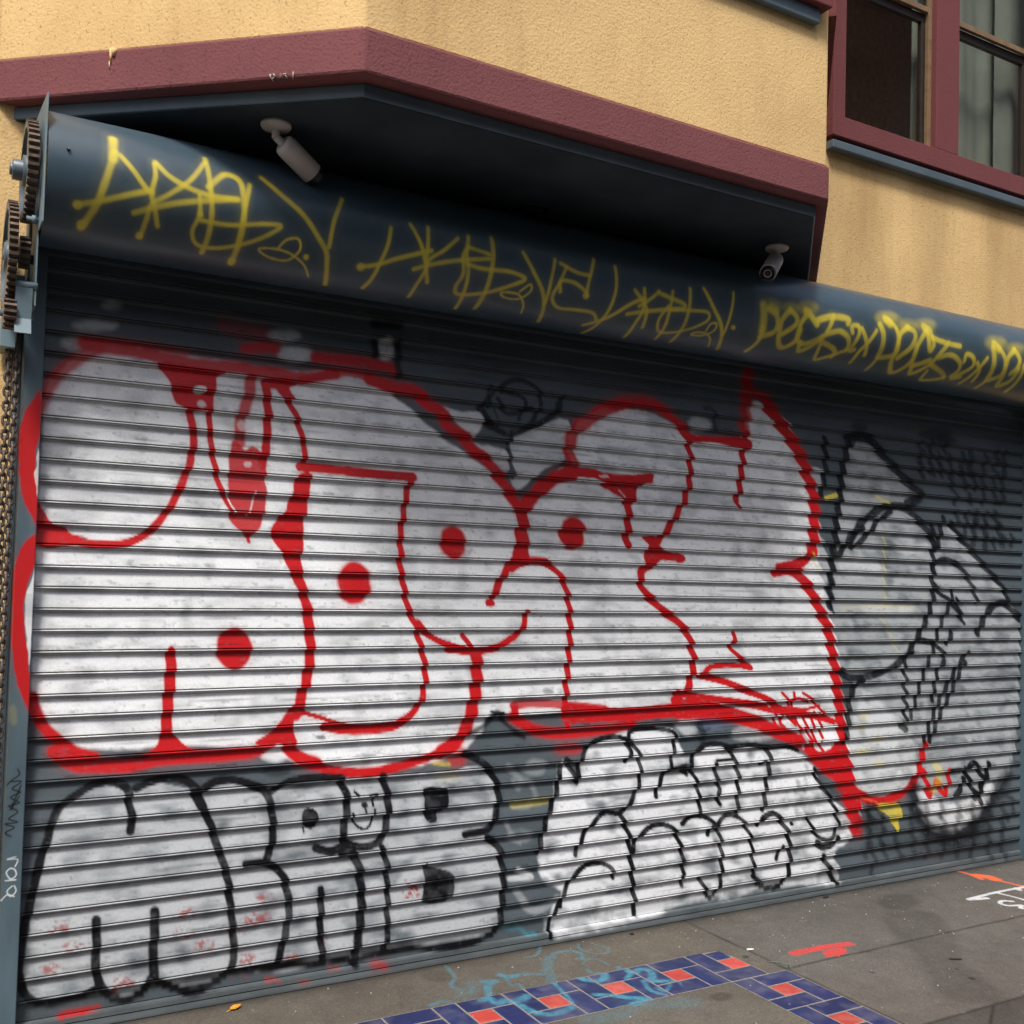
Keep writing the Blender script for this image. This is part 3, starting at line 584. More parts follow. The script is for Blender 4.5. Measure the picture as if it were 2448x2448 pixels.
def catmull(P, n=7, closed=False):
    P = np.array(P, float)
    if len(P) < 3 and not closed: 
        return P
    out = []
    m = len(P)
    for i in range(m if closed else m - 1):
        if closed:
            a, b, c, d = P[i - 1], P[i], P[(i + 1) % m], P[(i + 2) % m]
        else:
            a = P[max(i - 1, 0)]; b = P[i]; c = P[i + 1]; d = P[min(i + 2, m - 1)]
        for k in range(n):
            t = k / n
            out.append(.5 * ((2 * b) + (c - a) * t + (2 * a - 5 * b + 4 * c - d) * t * t + (3 * b - a - 3 * c + d) * t ** 3))
    if not closed: out.append(P[-1])
    return np.array(out)

def seg_dist(px, py, poly, closed):
    best = np.full(px.shape, 1e9)
    n = len(poly)
    for i in range(n if closed else n - 1):
        a = poly[i]; b = poly[(i + 1) % n]
        ab = b - a; L = ab @ ab + 1e-12
        t = np.clip(((px - a[0]) * ab[0] + (py - a[1]) * ab[1]) / L, 0, 1)
        d = (px - a[0] - t * ab[0]) ** 2 + (py - a[1] - t * ab[1]) ** 2
        np.minimum(best, d, out=best)
    return np.sqrt(best)

def inside(px, py, poly):
    r = np.zeros(px.shape, bool); n = len(poly)
    for i in range(n):
        x0, y0 = poly[i]; x1, y1 = poly[(i + 1) % n]
        if y0 == y1: continue
        c = ((y0 > py) != (y1 > py)) & (px < (x1 - x0) * (py - y0) / (y1 - y0) + x0)
        r ^= c
    return r

def spray(px, py, rgb, txt, only=None):
    """lay the traced spray paint over rgb; px, py = surface coordinates in metres"""
    order = np.argsort(px, kind='stable'); sx = px[order]
    thick = np.zeros(px.shape)
    for line in txt.strip().split('\n'):
        f = line.split()
        kind, col = f[0][0], f[0][1]
        if only and col not in only: continue
        al, w, soft = float(f[1]), float(f[2]) / 1000, float(f[3]) / 1000
        pts = np.array([[float(v) for v in q.split(',')] for q in f[4:]]) / 1000
        poly = catmull(pts, 6 if kind == 's' else 3, kind == 'p')
        pad = w / 2 + soft + .004
        i0 = np.searchsorted(sx, poly[:, 0].min() - pad); i1 = np.searchsorted(sx, poly[:, 0].max() + pad)
        idx = order[i0:i1]
        if not len(idx): continue
        yy = py[idx]; k = (yy > poly[:, 1].min() - pad) & (yy < poly[:, 1].max() + pad)
        idx = idx[k]
        if not len(idx): continue
        x, y = px[idx], py[idx]
        wob = (vnoise(x * 38, y * 38, 5) - .5)
        if kind == 's':
            d = seg_dist(x, y, poly, False) - w / 2 * (1 + .16 * wob)
        else:
            d = seg_dist(x, y, poly, True)
            d = np.where(inside(x, y, poly), -d, d) + .006 * wob
        a = np.clip(.5 - d / soft, 0, 1); a = a * a * (3 - 2 * a)
        a = a + (.06 if col == 'Y' else .11) * np.clip(1 - d / (soft * 2.2 + .01), 0, 1) * (d > 0) * (1 - a) * (col in 'RKY')
        a *= al
        if col == 'r':
            a *= np.clip((fbm(x * 60, y * 90, 31) - .42) * 5, 0, 1)
        if col in 'WVGw':
            st = fbm(x * 7, y * 26, 3); bl = fbm(x * 9, y * 9, 7)
            amt = {'W': .42, 'V': .85, 'G': .8, 'w': .85}[col]
            dab = vnoise(x * 16 + 3 * vnoise(x * 5, y * 5, 41), y * 13.1, 42)
            a *= 1 - amt * np.clip((st * .45 + bl * .25 + dab * .30 - .47) * 3.6, 0, 1)
        elif col == 'Y':
            a *= np.clip(.72 + .55 * (fbm(x * 9, y * 9, 90) - .3), .5, 1)
        elif col in 'TDQ':
            a *= np.clip((.05 if col == 'T' else .35) + 1.3 * fbm(x * 60, y * 60, 8), .0, 1)
        elif col == 'K':
            a *= 1 - .12 * np.clip((fbm(x * 22, y * 22, 12) - .45) * 3, 0, 1)
        pc = np.array(PIGMENT[col])
        rgb[idx, :3] = rgb[idx, :3] * (1 - a[:, None]) + pc * a[:, None]
        thick[idx] = thick[idx] * (1 - a) + a
    return thick

# ------------------------------------------------------------------ object helpers
def tag(o, label=None, cat=None, group=None, kind=None):
    if label: o['label'] = label
    if cat: o['category'] = cat
    if group: o['group'] = group
    if kind: o['kind'] = kind
    return o
def empty(name, loc, label=None, cat=None, group=None):
    o = bpy.data.objects.new(name, None); COL.objects.link(o); o.location = loc; o.empty_display_size = .1
    return tag(o, label, cat, group)
def add(name, me, mats, parent=None):
    o = bpy.data.objects.new(name, me); COL.objects.link(o)
    for m in (mats if isinstance(mats, (list, tuple)) else [mats]): me.materials.append(m)
    if parent is not None:
        o.parent = parent
        base = parent
        off = Vector((0, 0, 0))
        while base is not None:
            off += base.location; base = base.parent
        me.transform(Matrix.Translation(-off))
    return o

class MB:
    def __init__(s): s.bm = bmesh.new(); s.mi = 0
    def face(s, pts):
        f = s.bm.faces.new([s.bm.verts.new(p) for p in pts]); f.material_index = s.mi; return f
    def box(s, x0, x1, y0, y1, z0, z1):
        v = [s.bm.verts.new((x, y, z)) for z in (z0, z1) for y in (y0, y1) for x in (x0, x1)]
        for q in ((0, 1, 5, 4), (1, 3, 7, 5), (3, 2, 6, 7), (2, 0, 4, 6), (4, 5, 7, 6), (0, 2, 3, 1)):
            f = s.bm.faces.new([v[i] for i in q]); f.material_index = s.mi
        return s
    def prism(s, poly, z0, z1, top=True, bottom=True):           # poly in x, y
        a = [s.bm.verts.new((x, y, z0)) for x, y in poly]; b = [s.bm.verts.new((x, y, z1)) for x, y in poly]
        n = len(poly)
        for i in range(n):
            f = s.bm.faces.new((a[i], a[(i + 1) % n], b[(i + 1) % n], b[i])); f.material_index = s.mi
        if top: s.bm.faces.new(b).material_index = s.mi
        if bottom: s.bm.faces.new(a[::-1]).material_index = s.mi
        return s
    def slab_x(s, poly, x0, x1):                                  # poly in y, z, thickness along x
        a = [s.bm.verts.new((x0, y, z)) for y, z in poly]; b = [s.bm.verts.new((x1, y, z)) for y, z in poly]
        n = len(poly)
        for i in range(n):
            f = s.bm.faces.new((a[i], a[(i + 1) % n], b[(i + 1) % n], b[i])); f.material_index = s.mi
        s.bm.faces.new(b).material_index = s.mi; s.bm.faces.new(a[::-1]).material_index = s.mi
        return s
    def tube(s, p0, p1, r0, r1=None, n=24, caps=True):
        p0 = Vector(p0); p1 = Vector(p1); r1 = r0 if r1 is None else r1
        d = (p1 - p0).normalized(); u = d.orthogonal().normalized(); w = d.cross(u)
        a = []; b = []
        for i in range(n):
            t = 2 * math.pi * i / n; e = u * math.cos(t) + w * math.sin(t)
            a.append(s.bm.verts.new(p0 + e * r0)); b.append(s.bm.verts.new(p1 + e * r1))
        for i in range(n):
            f = s.bm.faces.new((a[i], a[(i + 1) % n], b[(i + 1) % n], b[i])); f.material_index = s.mi; f.smooth = True
        if caps:
            s.bm.faces.new(a[::-1]).material_index = s.mi; s.bm.faces.new(b).material_index = s.mi
        return s
    def lathe(s, p0, axis, prof, n=32):                           # prof: (distance along axis, radius)
        p0 = Vector(p0); d = Vector(axis).normalized(); u = d.orthogonal().normalized(); w = d.cross(u)
        rings = []
        for h, r in prof:
            rings.append([s.bm.verts.new(p0 + d * h + (u * math.cos(2 * math.pi * i / n) + w * math.sin(2 * math.pi * i / n)) * max(r, 1e-4)) for i in range(n)])
        for a, b in zip(rings, rings[1:]):
            for i in range(n):
                f = s.bm.faces.new((a[i], a[(i + 1) % n], b[(i + 1) % n], b[i])); f.material_index = s.mi; f.smooth = True
        return s
    def build(s, name, mats, parent=None, bevel=0, smooth=False):
        bmesh.ops.recalc_face_normals(s.bm, faces=s.bm.faces)
        me = bpy.data.meshes.new(name); s.bm.to_mesh(me); s.bm.free()
        o = add(name, me, mats, parent)
        if bevel:
            m = o.modifiers.new('Bevel', 'BEVEL'); m.width = bevel; m.segments = 2; m.limit_method = 'ANGLE'; m.angle_limit = R(40)
        if smooth: me.shade_smooth()
        return o

def grid(name, X, Y, Z, rgb, mats, parent=None, smooth=True, flip=False):
    """X, Y, Z: 2-D arrays of points; rgb per point stored as the colour of the paint"""
    h, w = X.shape
    co = np.stack([X, Y, Z], -1).reshape(-1, 3).astype(np.float32)
    me = bpy.data.meshes.new(name)
    me.vertices.add(h * w); me.vertices.foreach_set('co', co.ravel())
    i = np.arange((h - 1) * (w - 1)); r = i // (w - 1); c = i % (w - 1); a = r * w + c
    q = np.stack([a, a + 1, a + w + 1, a + w], -1) if not flip else np.stack([a, a + w, a + w + 1, a + 1], -1)
    me.loops.add(q.size); me.loops.foreach_set('vertex_index', q.ravel().astype(np.int32))
    me.polygons.add(len(q)); me.polygons.foreach_set('loop_start', (np.arange(len(q)) * 4).astype(np.int32))
    me.polygons.foreach_set('loop_total', np.full(len(q), 4, np.int32))
    me.polygons.foreach_set('use_smooth', np.full(len(q), smooth, bool))
    at = me.color_attributes.new('paint', 'FLOAT_COLOR', 'POINT')
    at.data.foreach_set('color', rgb.astype(np.float32).ravel())
    me.update(calc_edges=True); me.validate()
    return add(name, me, mats, parent)

# ------------------------------------------------------------------ materials
def mat(name):
    m = bpy.data.materials.new(name); m.use_nodes = True
    nt = m.node_tree; b = nt.nodes['Principled BSDF']
    return m, nt, b
def N(nt, t, **kw):
    n = nt.nodes.new(t)
    for k, v in kw.items():
        if k in n.inputs: n.inputs[k].default_value = v
        else: setattr(n, k, v)
    return n
def noise(nt, scale, detail=4, rough=.55, vec=None):
    n = N(nt, 'ShaderNodeTexNoise'); n.inputs['Scale'].default_value = scale; n.inputs['Detail'].default_value = detail; n.inputs['Roughness'].default_value = rough
    if vec is not None: nt.links.new(vec, n.inputs['Vector'])
    return n
def ramp(nt, src, a, b, c0=(0, 0, 0, 1), c1=(1, 1, 1, 1)):
    r = N(nt, 'ShaderNodeValToRGB'); r.color_ramp.elements[0].position = a; r.color_ramp.elements[1].position = b
    r.color_ramp.elements[0].color = c0; r.color_ramp.elements[1].color = c1
    nt.links.new(src, r.inputs[0]); return r
def mix(nt, fac, a, b, mode='MIX'):
    m = N(nt, 'ShaderNodeMix', data_type='RGBA', blend_type=mode)
    for s, v in ((0, fac), (6, a), (7, b)):
        if isinstance(v, (int, float)): m.inputs[s].default_value = v
        elif isinstance(v, tuple): m.inputs[s].default_value = (*v[:3], 1)
        else: nt.links.new(v, m.inputs[s])
    return m.outputs[2]
def bump(nt, b, h, strength, dist):
    n = N(nt, 'ShaderNodeBump'); n.inputs['Strength'].default_value = strength; n.inputs['Distance'].default_value = dist
    nt.links.new(h, n.inputs['Height']); nt.links.new(n.outputs[0], b.inputs['Normal']); return n
def geo(nt): return N(nt, 'ShaderNodeNewGeometry').outputs['Position']
def stretch(nt, vec, s):
    m = N(nt, 'ShaderNodeMapping'); m.inputs['Scale'].default_value = s; nt.links.new(vec, m.inputs['Vector']); return m.outputs[0]

def stucco(name, base, dark, streak=.35, amp=.0045, ledge=None):
    m, nt, b = mat(name); P = geo(nt)
    n1 = noise(nt, 1.7, 5, .6, P); n2 = noise(nt, 95, 4, .6, P); n3 = noise(nt, 80, 3, .6, P)
    ns = noise(nt, 1, 5, .6, stretch(nt, P, (7, 7, .7)))
    blot = ramp(nt, n1.outputs[0], .38, .68)
    c = mix(nt, blot.outputs[0], base, tuple(.6 * x + .4 * y for x, y in zip(base, dark)))
    st = ramp(nt, ns.outputs[0], .56, .78)
    sm = N(nt, 'ShaderNodeMath', operation='MULTIPLY'); nt.links.new(st.outputs[0], sm.inputs[0]); sm.inputs[1].default_value = streak
    c = mix(nt, sm.outputs[0], c, dark)
    if ledge:                                    # rain runs below the window ledge
        xyz = N(nt, 'ShaderNodeSeparateXYZ'); nt.links.new(P, xyz.inputs[0])
        run = noise(nt, 1, 4, .55, stretch(nt, P, (2.1, 2.1, .2))); rr_ = ramp(nt, run.outputs[0], .46, .66)
        fall = N(nt, 'ShaderNodeMapRange'); fall.inputs['From Min'].default_value = ledge - 1.5; fall.inputs['From Max'].default_value = ledge
        nt.links.new(xyz.outputs['Z'], fall.inputs['Value'])
        above = N(nt, 'ShaderNodeMath', operation='LESS_THAN'); nt.links.new(xyz.outputs['Z'], above.inputs[0]); above.inputs[1].default_value = ledge
        wall_only = N(nt, 'ShaderNodeMath', operation='GREATER_THAN'); nt.links.new(xyz.outputs['X'], wall_only.inputs[0]); wall_only.inputs[1].default_value = 3.6
        k1 = N(nt, 'ShaderNodeMath', operation='MULTIPLY'); nt.links.new(rr_.outputs[0], k1.inputs[0]); nt.links.new(fall.outputs[0], k1.inputs[1])
        k2 = N(nt, 'ShaderNodeMath', operation='MULTIPLY'); nt.links.new(above.outputs[0], k2.inputs[0]); nt.links.new(wall_only.outputs[0], k2.inputs[1])
        k3 = N(nt, 'ShaderNodeMath', operation='MULTIPLY'); nt.links.new(k1.outputs[0], k3.inputs[0]); nt.links.new(k2.outputs[0], k3.inputs[1])
        k4 = N(nt, 'ShaderNodeMath', operation='MULTIPLY'); nt.links.new(k3.outputs[0], k4.inputs[0]); k4.inputs[1].default_value = .62
        c = mix(nt, k4.outputs[0], c, tuple(v * .8 for v in dark))
    sp = ramp(nt, n2.outputs[0], .33, .42); spi = N(nt, 'ShaderNodeMath', operation='SUBTRACT'); spi.inputs[0].default_value = 1; nt.links.new(sp.outputs[0], spi.inputs[1])
    sp2 = N(nt, 'ShaderNodeMath', operation='MULTIPLY'); nt.links.new(spi.outputs[0], sp2.inputs[0]); sp2.inputs[1].default_value = .5
    c = mix(nt, sp2.outputs[0], c, tuple(v * .45 for v in dark))
    nt.links.new(c, b.inputs['Base Color']); b.inputs['Roughness'].default_value = .9
    b.inputs['Specular IOR Level'].default_value = .25
    vo = N(nt, 'ShaderNodeTexVoronoi', feature='SMOOTH_F1'); vo.inputs['Scale'].default_value = 115; nt.links.new(P, vo.inputs['Vector'])
    ad = N(nt, 'ShaderNodeMath', operation='ADD'); nt.links.new(n3.outputs[0], ad.inputs[0]); nt.links.new(vo.outputs['Distance'], ad.inputs[1])
    bump(nt, b, ad.outputs[0], .8, amp)
    return m

def metal_paint(name, col, rough=.42, worn=(.16, .12, .09), wear=.25, spec=.5, sheen=.12):
    m, nt, b = mat(name); P = geo(nt)
    n1 = noise(nt, 3.2, 6, .6, P); n2 = noise(nt, 60, 3, .6, P)
    a = ramp(nt, n1.outputs[0], .35, .7)
    c = mix(nt, a.outputs[0], col, tuple(min(1, v * 1.35 + .01) for v in col))
    w = ramp(nt, n2.outputs[0], .68, .76); wm = N(nt, 'ShaderNodeMath', operation='MULTIPLY'); nt.links.new(w.outputs[0], wm.inputs[0]); wm.inputs[1].default_value = wear
    c = mix(nt, wm.outputs[0], c, worn)
    nt.links.new(c, b.inputs['Base Color'])
    rr = N(nt, 'ShaderNodeMapRange'); rr.inputs['To Min'].default_value = rough - sheen; rr.inputs['To Max'].default_value = rough + .15
    nt.links.new(n1.outputs[0], rr.inputs['Value']); nt.links.new(rr.outputs[0], b.inputs['Roughness'])
    b.inputs['Specular IOR Level'].default_value = spec
    bump(nt, b, n2.outputs[0], .25, .0012)
    return m

def sprayed(name, rough, grain=.12, bump_d=.0006, spec=.5, rscale=120):
    m, nt, b = mat(name); P = geo(nt)
    at = N(nt, 'ShaderNodeAttribute', attribute_name='paint')
    n1 = noise(nt, rscale, 4, .65, P); n2 = noise(nt, 14, 4, .6, P)
    g = ramp(nt, n1.outputs[0], .3, .7, (1 - grain, 1 - grain, 1 - grain, 1), (1, 1, 1, 1))
    c = mix(nt, 1.0, at.outputs['Color'], g.outputs[0], 'MULTIPLY')
    nt.links.new(c, b.inputs['Base Color'])
    rr = N(nt, 'ShaderNodeMapRange'); rr.inputs['To Min'].default_value = rough - .1; rr.inputs['To Max'].default_value = rough + .14
    nt.links.new(n2.outputs[0], rr.inputs['Value']); nt.links.new(rr.outputs[0], b.inputs['Roughness'])
    b.inputs['Specular IOR Level'].default_value = spec
    ad = N(nt, 'ShaderNodeMath', operation='ADD'); nt.links.new(n1.outputs[0], ad.inputs[0]); nt.links.new(n2.outputs[0], ad.inputs[1])
    bump(nt, b, ad.outputs[0], .5, bump_d)
    return m

def plain(name, col, rough=.6, metallic=0, spec=.5, var=.25, scale=20):
    m, nt, b = mat(name); P = geo(nt); n1 = noise(nt, scale, 4, .6, P)
    c = mix(nt, ramp(nt, n1.outputs[0], .3, .7).outputs[0], tuple(v * (1 - var) for v in col), tuple(min(1, v * (1 + var)) for v in col))
    nt.links.new(c, b.inputs['Base Color']); b.inputs['Roughness'].default_value = rough; b.inputs['Metallic'].default_value = metallic
    b.inputs['Specular IOR Level'].default_value = spec
    return m

SLATE = (.070, .098, .120)
M_yellow = stucco('yellow_stucco', (.735, .515, .240), (.41, .25, .11), .4, .0015, 4.05)
M_maroon = stucco('maroon_stucco', (.200, .070, .075), (.13, .045, .05), .25, .0016)
M_trim = metal_paint('slate_trim', (.085, .125, .155), .5)
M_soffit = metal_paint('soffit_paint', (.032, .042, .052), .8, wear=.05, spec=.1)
M_slate = metal_paint('slate_metal', SLATE, .4)
M_slate_light = metal_paint('slate_metal_light', (.13, .19, .22), .45)
M_shutter = sprayed('sprayed_shutter', .40, .16, .0007, .28)
M_hood = sprayed('sprayed_hood', .32, .04, .00004, .5, 60)
M_hood.node_tree.nodes['Principled BSDF'].inputs['Coat Weight'].default_value = .0
M_hood.node_tree.nodes['Principled BSDF'].inputs['Coat Roughness'].default_value = .10
M_guide = sprayed('sprayed_guide', .45, .08, .0003)
M_pave = sprayed('concrete', .85, .55, .0045, .25, 150)
M_frame = stucco('maroon_frame', (.165, .052, .054), (.13, .035, .04), .15, .0015)
M_wood = plain('varnished_wood', (.20, .13, .07), .5)
M_darkwood = plain('dark_wood', (.025, .017, .014), .4)
M_white = plain('camera_white', (.58, .54, .52), .4, var=.08)
M_black = plain('black_plastic', (.008, .008, .009), .35, var=.1)
M_room = plain('dark_room', (.50, .36, .30), .9)
M_curtain = plain('curtain_cloth', (.27, .28, .25), .9, var=.12, scale=3)
M_rust = plain('rusty_teeth', (.11, .075, .055), .55, .3, var=.5, scale=60)
M_chain = plain('rusty_chain', (.10, .08, .065), .6, .1, var=.6, scale=80)
M_leaf = plain('yellow_leaf', (.55, .25, .02), .6, var=.3, scale=90)
M_paper = plain('white_paper', (.75, .74, .70), .7, var=.05)
M_litter = plain('dark_litter', (.02, .018, .018), .8)
M_twig = plain('green_twig', (.10, .20, .16), .7)
M_chalk = plain('pale_chips', (.36, .33, .30), .8, var=.4, scale=200)
M_grout = plain('grout', (.21, .19, .165), .9, var=.35, scale=120)
def tile_mat(name): 
    m = sprayed(name, .42, .18, .0004, .45, 160); return m
M_tileb = tile_mat('glazed_tile')
gm, gnt, gb = mat('window_glass')
gnt.nodes.remove(gb)
tr = N(gnt, 'ShaderNodeBsdfTransparent'); tr.inputs[0].default_value = (.85, .87, .85, 1)
gl = N(gnt, 'ShaderNodeBsdfGlossy'); gl.inputs['Roughness'].default_value = .02
fr = N(gnt, 'ShaderNodeFresnel'); fr.inputs['IOR'].default_value = 1.52
ms = N(gnt, 'ShaderNodeMixShader'); gbk = N(gnt, 'ShaderNodeNewGeometry'); inv = N(gnt, 'ShaderNodeMath', operation='SUBTRACT'); inv.inputs[0].default_value = 1; gnt.links.new(gbk.outputs['Backfacing'], inv.inputs[1])
mlt = N(gnt, 'ShaderNodeMath', operation='MULTIPLY'); gnt.links.new(fr.outputs[0], mlt.inputs[0]); gnt.links.new(inv.outputs[0], mlt.inputs[1]); gnt.links.new(mlt.outputs[0], ms.inputs[0]); gnt.links.new(tr.outputs[0], ms.inputs[1]); gnt.links.new(gl.outputs[0], ms.inputs[2])
gnt.links.new(ms.outputs[0], gnt.nodes['Material Output'].inputs['Surface'])
M_glass = gm

WY = .07          # front of the ground-floor wall
W = 5.619         # shutter opening width
PITCH = .0762

# ------------------------------------------------------------------ pavement: one sheet, finely divided where it is painted
def axis(lo, hi, step, far_lo, far_hi):
    a = list(np.arange(lo, hi, step)); s = step; x = lo
    left = []
    while x > far_lo: s *= 1.5; x -= s; left.append(x)
    s = step; x = a[-1]; right = []
    while x < far_hi: s *= 1.5; x += s; right.append(x)
    return np.array(left[::-1] + a + right)
gx = axis(.3, 5.8, .006, -45, 50); gy = axis(-2.1, .02, .005, -40, .3)
GX, GY = np.meshgrid(gx, gy)
px, py = GX.ravel(), GY.ravel()
rgb = np.ones((px.size, 4)); base = np.array((.134, .125, .112))
n = fbm(px * 2.2, py * 2.2, 20); n2 = fbm(px * 14, py * 14, 24); n3 = fbm(px * 70, py * 70, 28)
rgb[:, :3] = base * (.55 + .45 * n + .30 * n2 + .22 * n3)[:, None]
warm = np.clip((fbm(px * 1.1, py * 1.1, 33) - .45) * 2, 0, 1)[:, None]; rgb[:, :3] *= 1 - warm * np.array((.0, .06, .12))
rgb[:, :3] *= np.where((py < -1.325), .62, 1.0)[:, None]
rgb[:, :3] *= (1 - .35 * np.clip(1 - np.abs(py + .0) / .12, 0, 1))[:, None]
# the strip beside the wall is an older pour with the tile band set into it
old = ((px < 2.975) & (py > -1.325)); rgb[old, :3] *= np.array((1.02, 1.0, .94))
for w_, d_ in ((.004, .45), (.012, .22)):
    jx = np.abs(px - (2.975 + .006 * (vnoise(py * 9, py * 0, 3) - .5))) < w_
    jy = (np.abs(py + .685 + .008 * (vnoise(px * 6, px * 0, 4) - .5)) < w_) & (px > 2.975)
    jz = np.abs(py + 1.325) < w_ * 1.2
    jk = (np.abs(py - (-1.325 - (px - 3.33) * -.62 - .08)) < w_) & (px > 3.2) & (px < 3.55) & (py < -1.33)
    rgb[jx | jy | jz | jk, :3] *= 1 - d_
spray(px, py, rgb, GROUND_PAINT)
GZ = (.0012 * (fbm(px * 30, py * 30, 40) - .5)).reshape(GX.shape)
# gum spots and the dirt line at the foot of the shutter
for k in range(34):
    gx_, gy_, gr_ = random.uniform(1.2, 5.4), random.uniform(-1.8, -.06), random.uniform(.006, .016)
    d_ = np.hypot(px - gx_, py - gy_); rgb[d_ < gr_, :3] *= random.choice((.45, .6, 1.35))
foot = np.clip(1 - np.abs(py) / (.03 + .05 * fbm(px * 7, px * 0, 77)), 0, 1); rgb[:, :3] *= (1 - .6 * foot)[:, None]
grn = fbm(px * 120, py * 120, 88); rgb[:, :3] *= (.78 + .44 * grn)[:, None]
# pale aggregate flecks
ch = (vnoise(px * 55, py * 55, 50) > .97) & (px > .3); rgb[ch, :3] = rgb[ch, :3] * .6 + .12
rgb[:, 3] = 1
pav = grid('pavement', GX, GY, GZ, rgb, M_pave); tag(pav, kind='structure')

# tile border set in the pavement (pinwheel of red squares and blue rectangles)
U = .1029; OX, OY = 2.654, -.3877
def tile_rects():
    out = []
    def block(bx, by, skip=()):
        for k, (c, x0, y0, x1, y1) in enumerate((('r', 1, 1, 2, 2), ('b', 1, 0, 3, 1), ('b', 0, 0, 1, 2), ('b', 2, 1, 3, 3), ('b', 0, 2, 2, 3))):
            if k in skip: continue
            out.append((c, bx + x0, by + y0, bx + x1, by + y1))
    for i in range(1, 9): block(-3 * i, 0)
    block(0, 0, (1, 3)); out.append(('b', 1, .12, 1.9, 1))
    for j in range(1, 8): block(0, 3 * j)
    return out
V = []; F = []; C = []; gro = MB()
cnt = 0
for c, x0, y0, x1, y1 in tile_rects():
    g = .035; nx = max(2, int((x1 - x0) * 22)); ny = max(2, int((y1 - y0) * 22))
    tx = np.linspace(x0 + g, x1 - g, nx); ty = np.linspace(y0 + g, y1 - g, ny)
    TX, TY = np.meshgrid(tx, ty); X = OX + TX * U; Y = OY - TY * U; Z = np.full(X.shape, .0045) + random.uniform(-.0005, .0005)
    e = np.zeros(X.shape, bool); e[0, :] = e[-1, :] = e[:, 0] = e[:, -1] = True; Z[e] = .002
    b0 = np.array((.016, .024, .098) if c == 'b' else (.43, .052, .040)) * random.uniform(.86, 1.14)
    b0 = b0 * np.array((1 + random.uniform(-.1, .1), 1, 1))
    f = np.ones((X.size, 4)); f[:, :3] = b0 * (.8 + .4 * fbm(X.ravel() * 30, Y.ravel() * 30, 60))[:, None] + np.array((.10, .09, .075)) * np.clip(fbm(X.ravel() * 11, Y.ravel() * 11, 61) - .46, 0, 1)[:, None] * 1.6
    V.append(np.stack([X, Y, Z], -1).reshape(-1, 3)); C.append(f)
    i = np.arange((ny - 1) * (nx - 1)); r = i // (nx - 1); q = i % (nx - 1); a = cnt + r * nx + q
    F.append(np.stack([a, a + nx, a + nx + 1, a + 1], -1)); cnt += X.size
V = np.concatenate(V); C = np.concatenate(C); F = np.concatenate(F)
spray(V[:, 0].copy(), V[:, 1].copy(), C, GROUND_PAINT); C[:, 3] = 1
me = bpy.data.meshes.new('tile_border'); me.from_pydata(V.tolist(), [], F.tolist())
at = me.color_attributes.new('paint', 'FLOAT_COLOR', 'POINT'); at.data.foreach_set('color', C.astype(np.float32).ravel()); me.shade_smooth()
o = add('tile_border', me, M_tileb); tag(o, kind='structure')
g = MB(); g.prism([(OX - 24 * U, OY), (OX + .1 * U, OY), (OX + 1.75 * U, OY - .1 * U), (OX + 2.0 * U, OY - U), (OX + 2.0 * U, OY - 2 * U), (OX + 2.02 * U, OY - 3 * U), (OX + 3 * U, OY - 3 * U), (OX + 3 * U, OY - 24 * U), (OX, OY - 24 * U), (OX, OY - 3 * U), (OX - 24 * U, OY - 3 * U)], .0006, .0022, bottom=False)
tag(g.build('tile_grout', M_grout), kind='structure')

# ------------------------------------------------------------------ the building
bld = empty('building', (2.8, WY, 0), 'yellow stucco building with maroon bands and an angled bay above the painted shutter', 'building')
HX0, HX1, HZ0, HZ1 = 3.97, 6.6, 4.17, 6.2     # hole for the side window
b = MB(); T = .25
for x0, x1, z0, z1 in ((-7, HX0, -.05, 8), (HX1, 12, -.05, 8), (HX0, HX1, -.05, HZ0), (HX0, HX1, HZ1, 8)):
    b.box(x0, x1, WY, WY + T, z0, z1)
b.build('wall', M_yellow, bld)
A_ = (.84, -.855); B_ = (2.971, -.855)
L_ = (-.20, WY + .002); R_ = (3.885, WY + .002)
def inset(d):   # the bay outline moved inwards
    k = d * math.tan(R(22.5)); s = d * math.sqrt(2)
    return [(L_[0] + s, L_[1]), (A_[0] + k, A_[1] + d), (B_[0] - k, B_[1] + d), (R_[0] - s, R_[1])]
bay = MB().prism(inset(.012), 3.443, 8).build('bay', M_yellow, bld, bevel=.008)
bm_ = MB().prism(inset(0), 3.292, 3.4445); band = bm_.build('band', M_maroon, bay, bevel=.010)
sf = MB().prism([(-.128, WY + .003), (.872, -.785), (2.969, -.785), (3.822, WY + .003)], 3.246, 3.291)
trim = sf.build('trim', M_trim, bay, bevel=.004)
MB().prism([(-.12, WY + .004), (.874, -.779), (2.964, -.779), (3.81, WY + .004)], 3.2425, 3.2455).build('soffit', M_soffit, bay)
lt = MB(); lt.lathe((1.903, -.194, 3.2424), (0, 0, -1), [(0, .066), (.004, .066), (.006, .058), (.004, .05), (-.0005, .048), (-.0005, 0)]); lt.build('downlight', M_black, bay)
# chips on the lower edge of the band and drips
ch = MB(); ch.mi = 0
for k in range(9):
    x = .62 + random.uniform(-.035, .035); y = A_[1] + (A_[0] - x) * .885 - .002
    ch.tube((x, y + random.uniform(-.004, .004), 3.296 + random.uniform(-.012, .012)), (x + random.uniform(-.012, .012), y - .006, 3.296 + random.uniform(-.012, .012)), .003, .002, 6)
ch.build('chipped_plaster', M_chalk, bay)
dp = MB()
for x_, z0_, z1_, r_ in ((.150, 3.395, 3.443, .006), (.158, 3.418, 3.443, .011), (.147, 3.375, 3.40, .003)):
    y_ = A_[1] + (A_[0] - x_) * .889 - .001; dp.tube((x_, y_, z0_), (x_, y_, z1_), r_ * .5, r_, 8)
dp.build('paint_drip', M_yellow, bay)
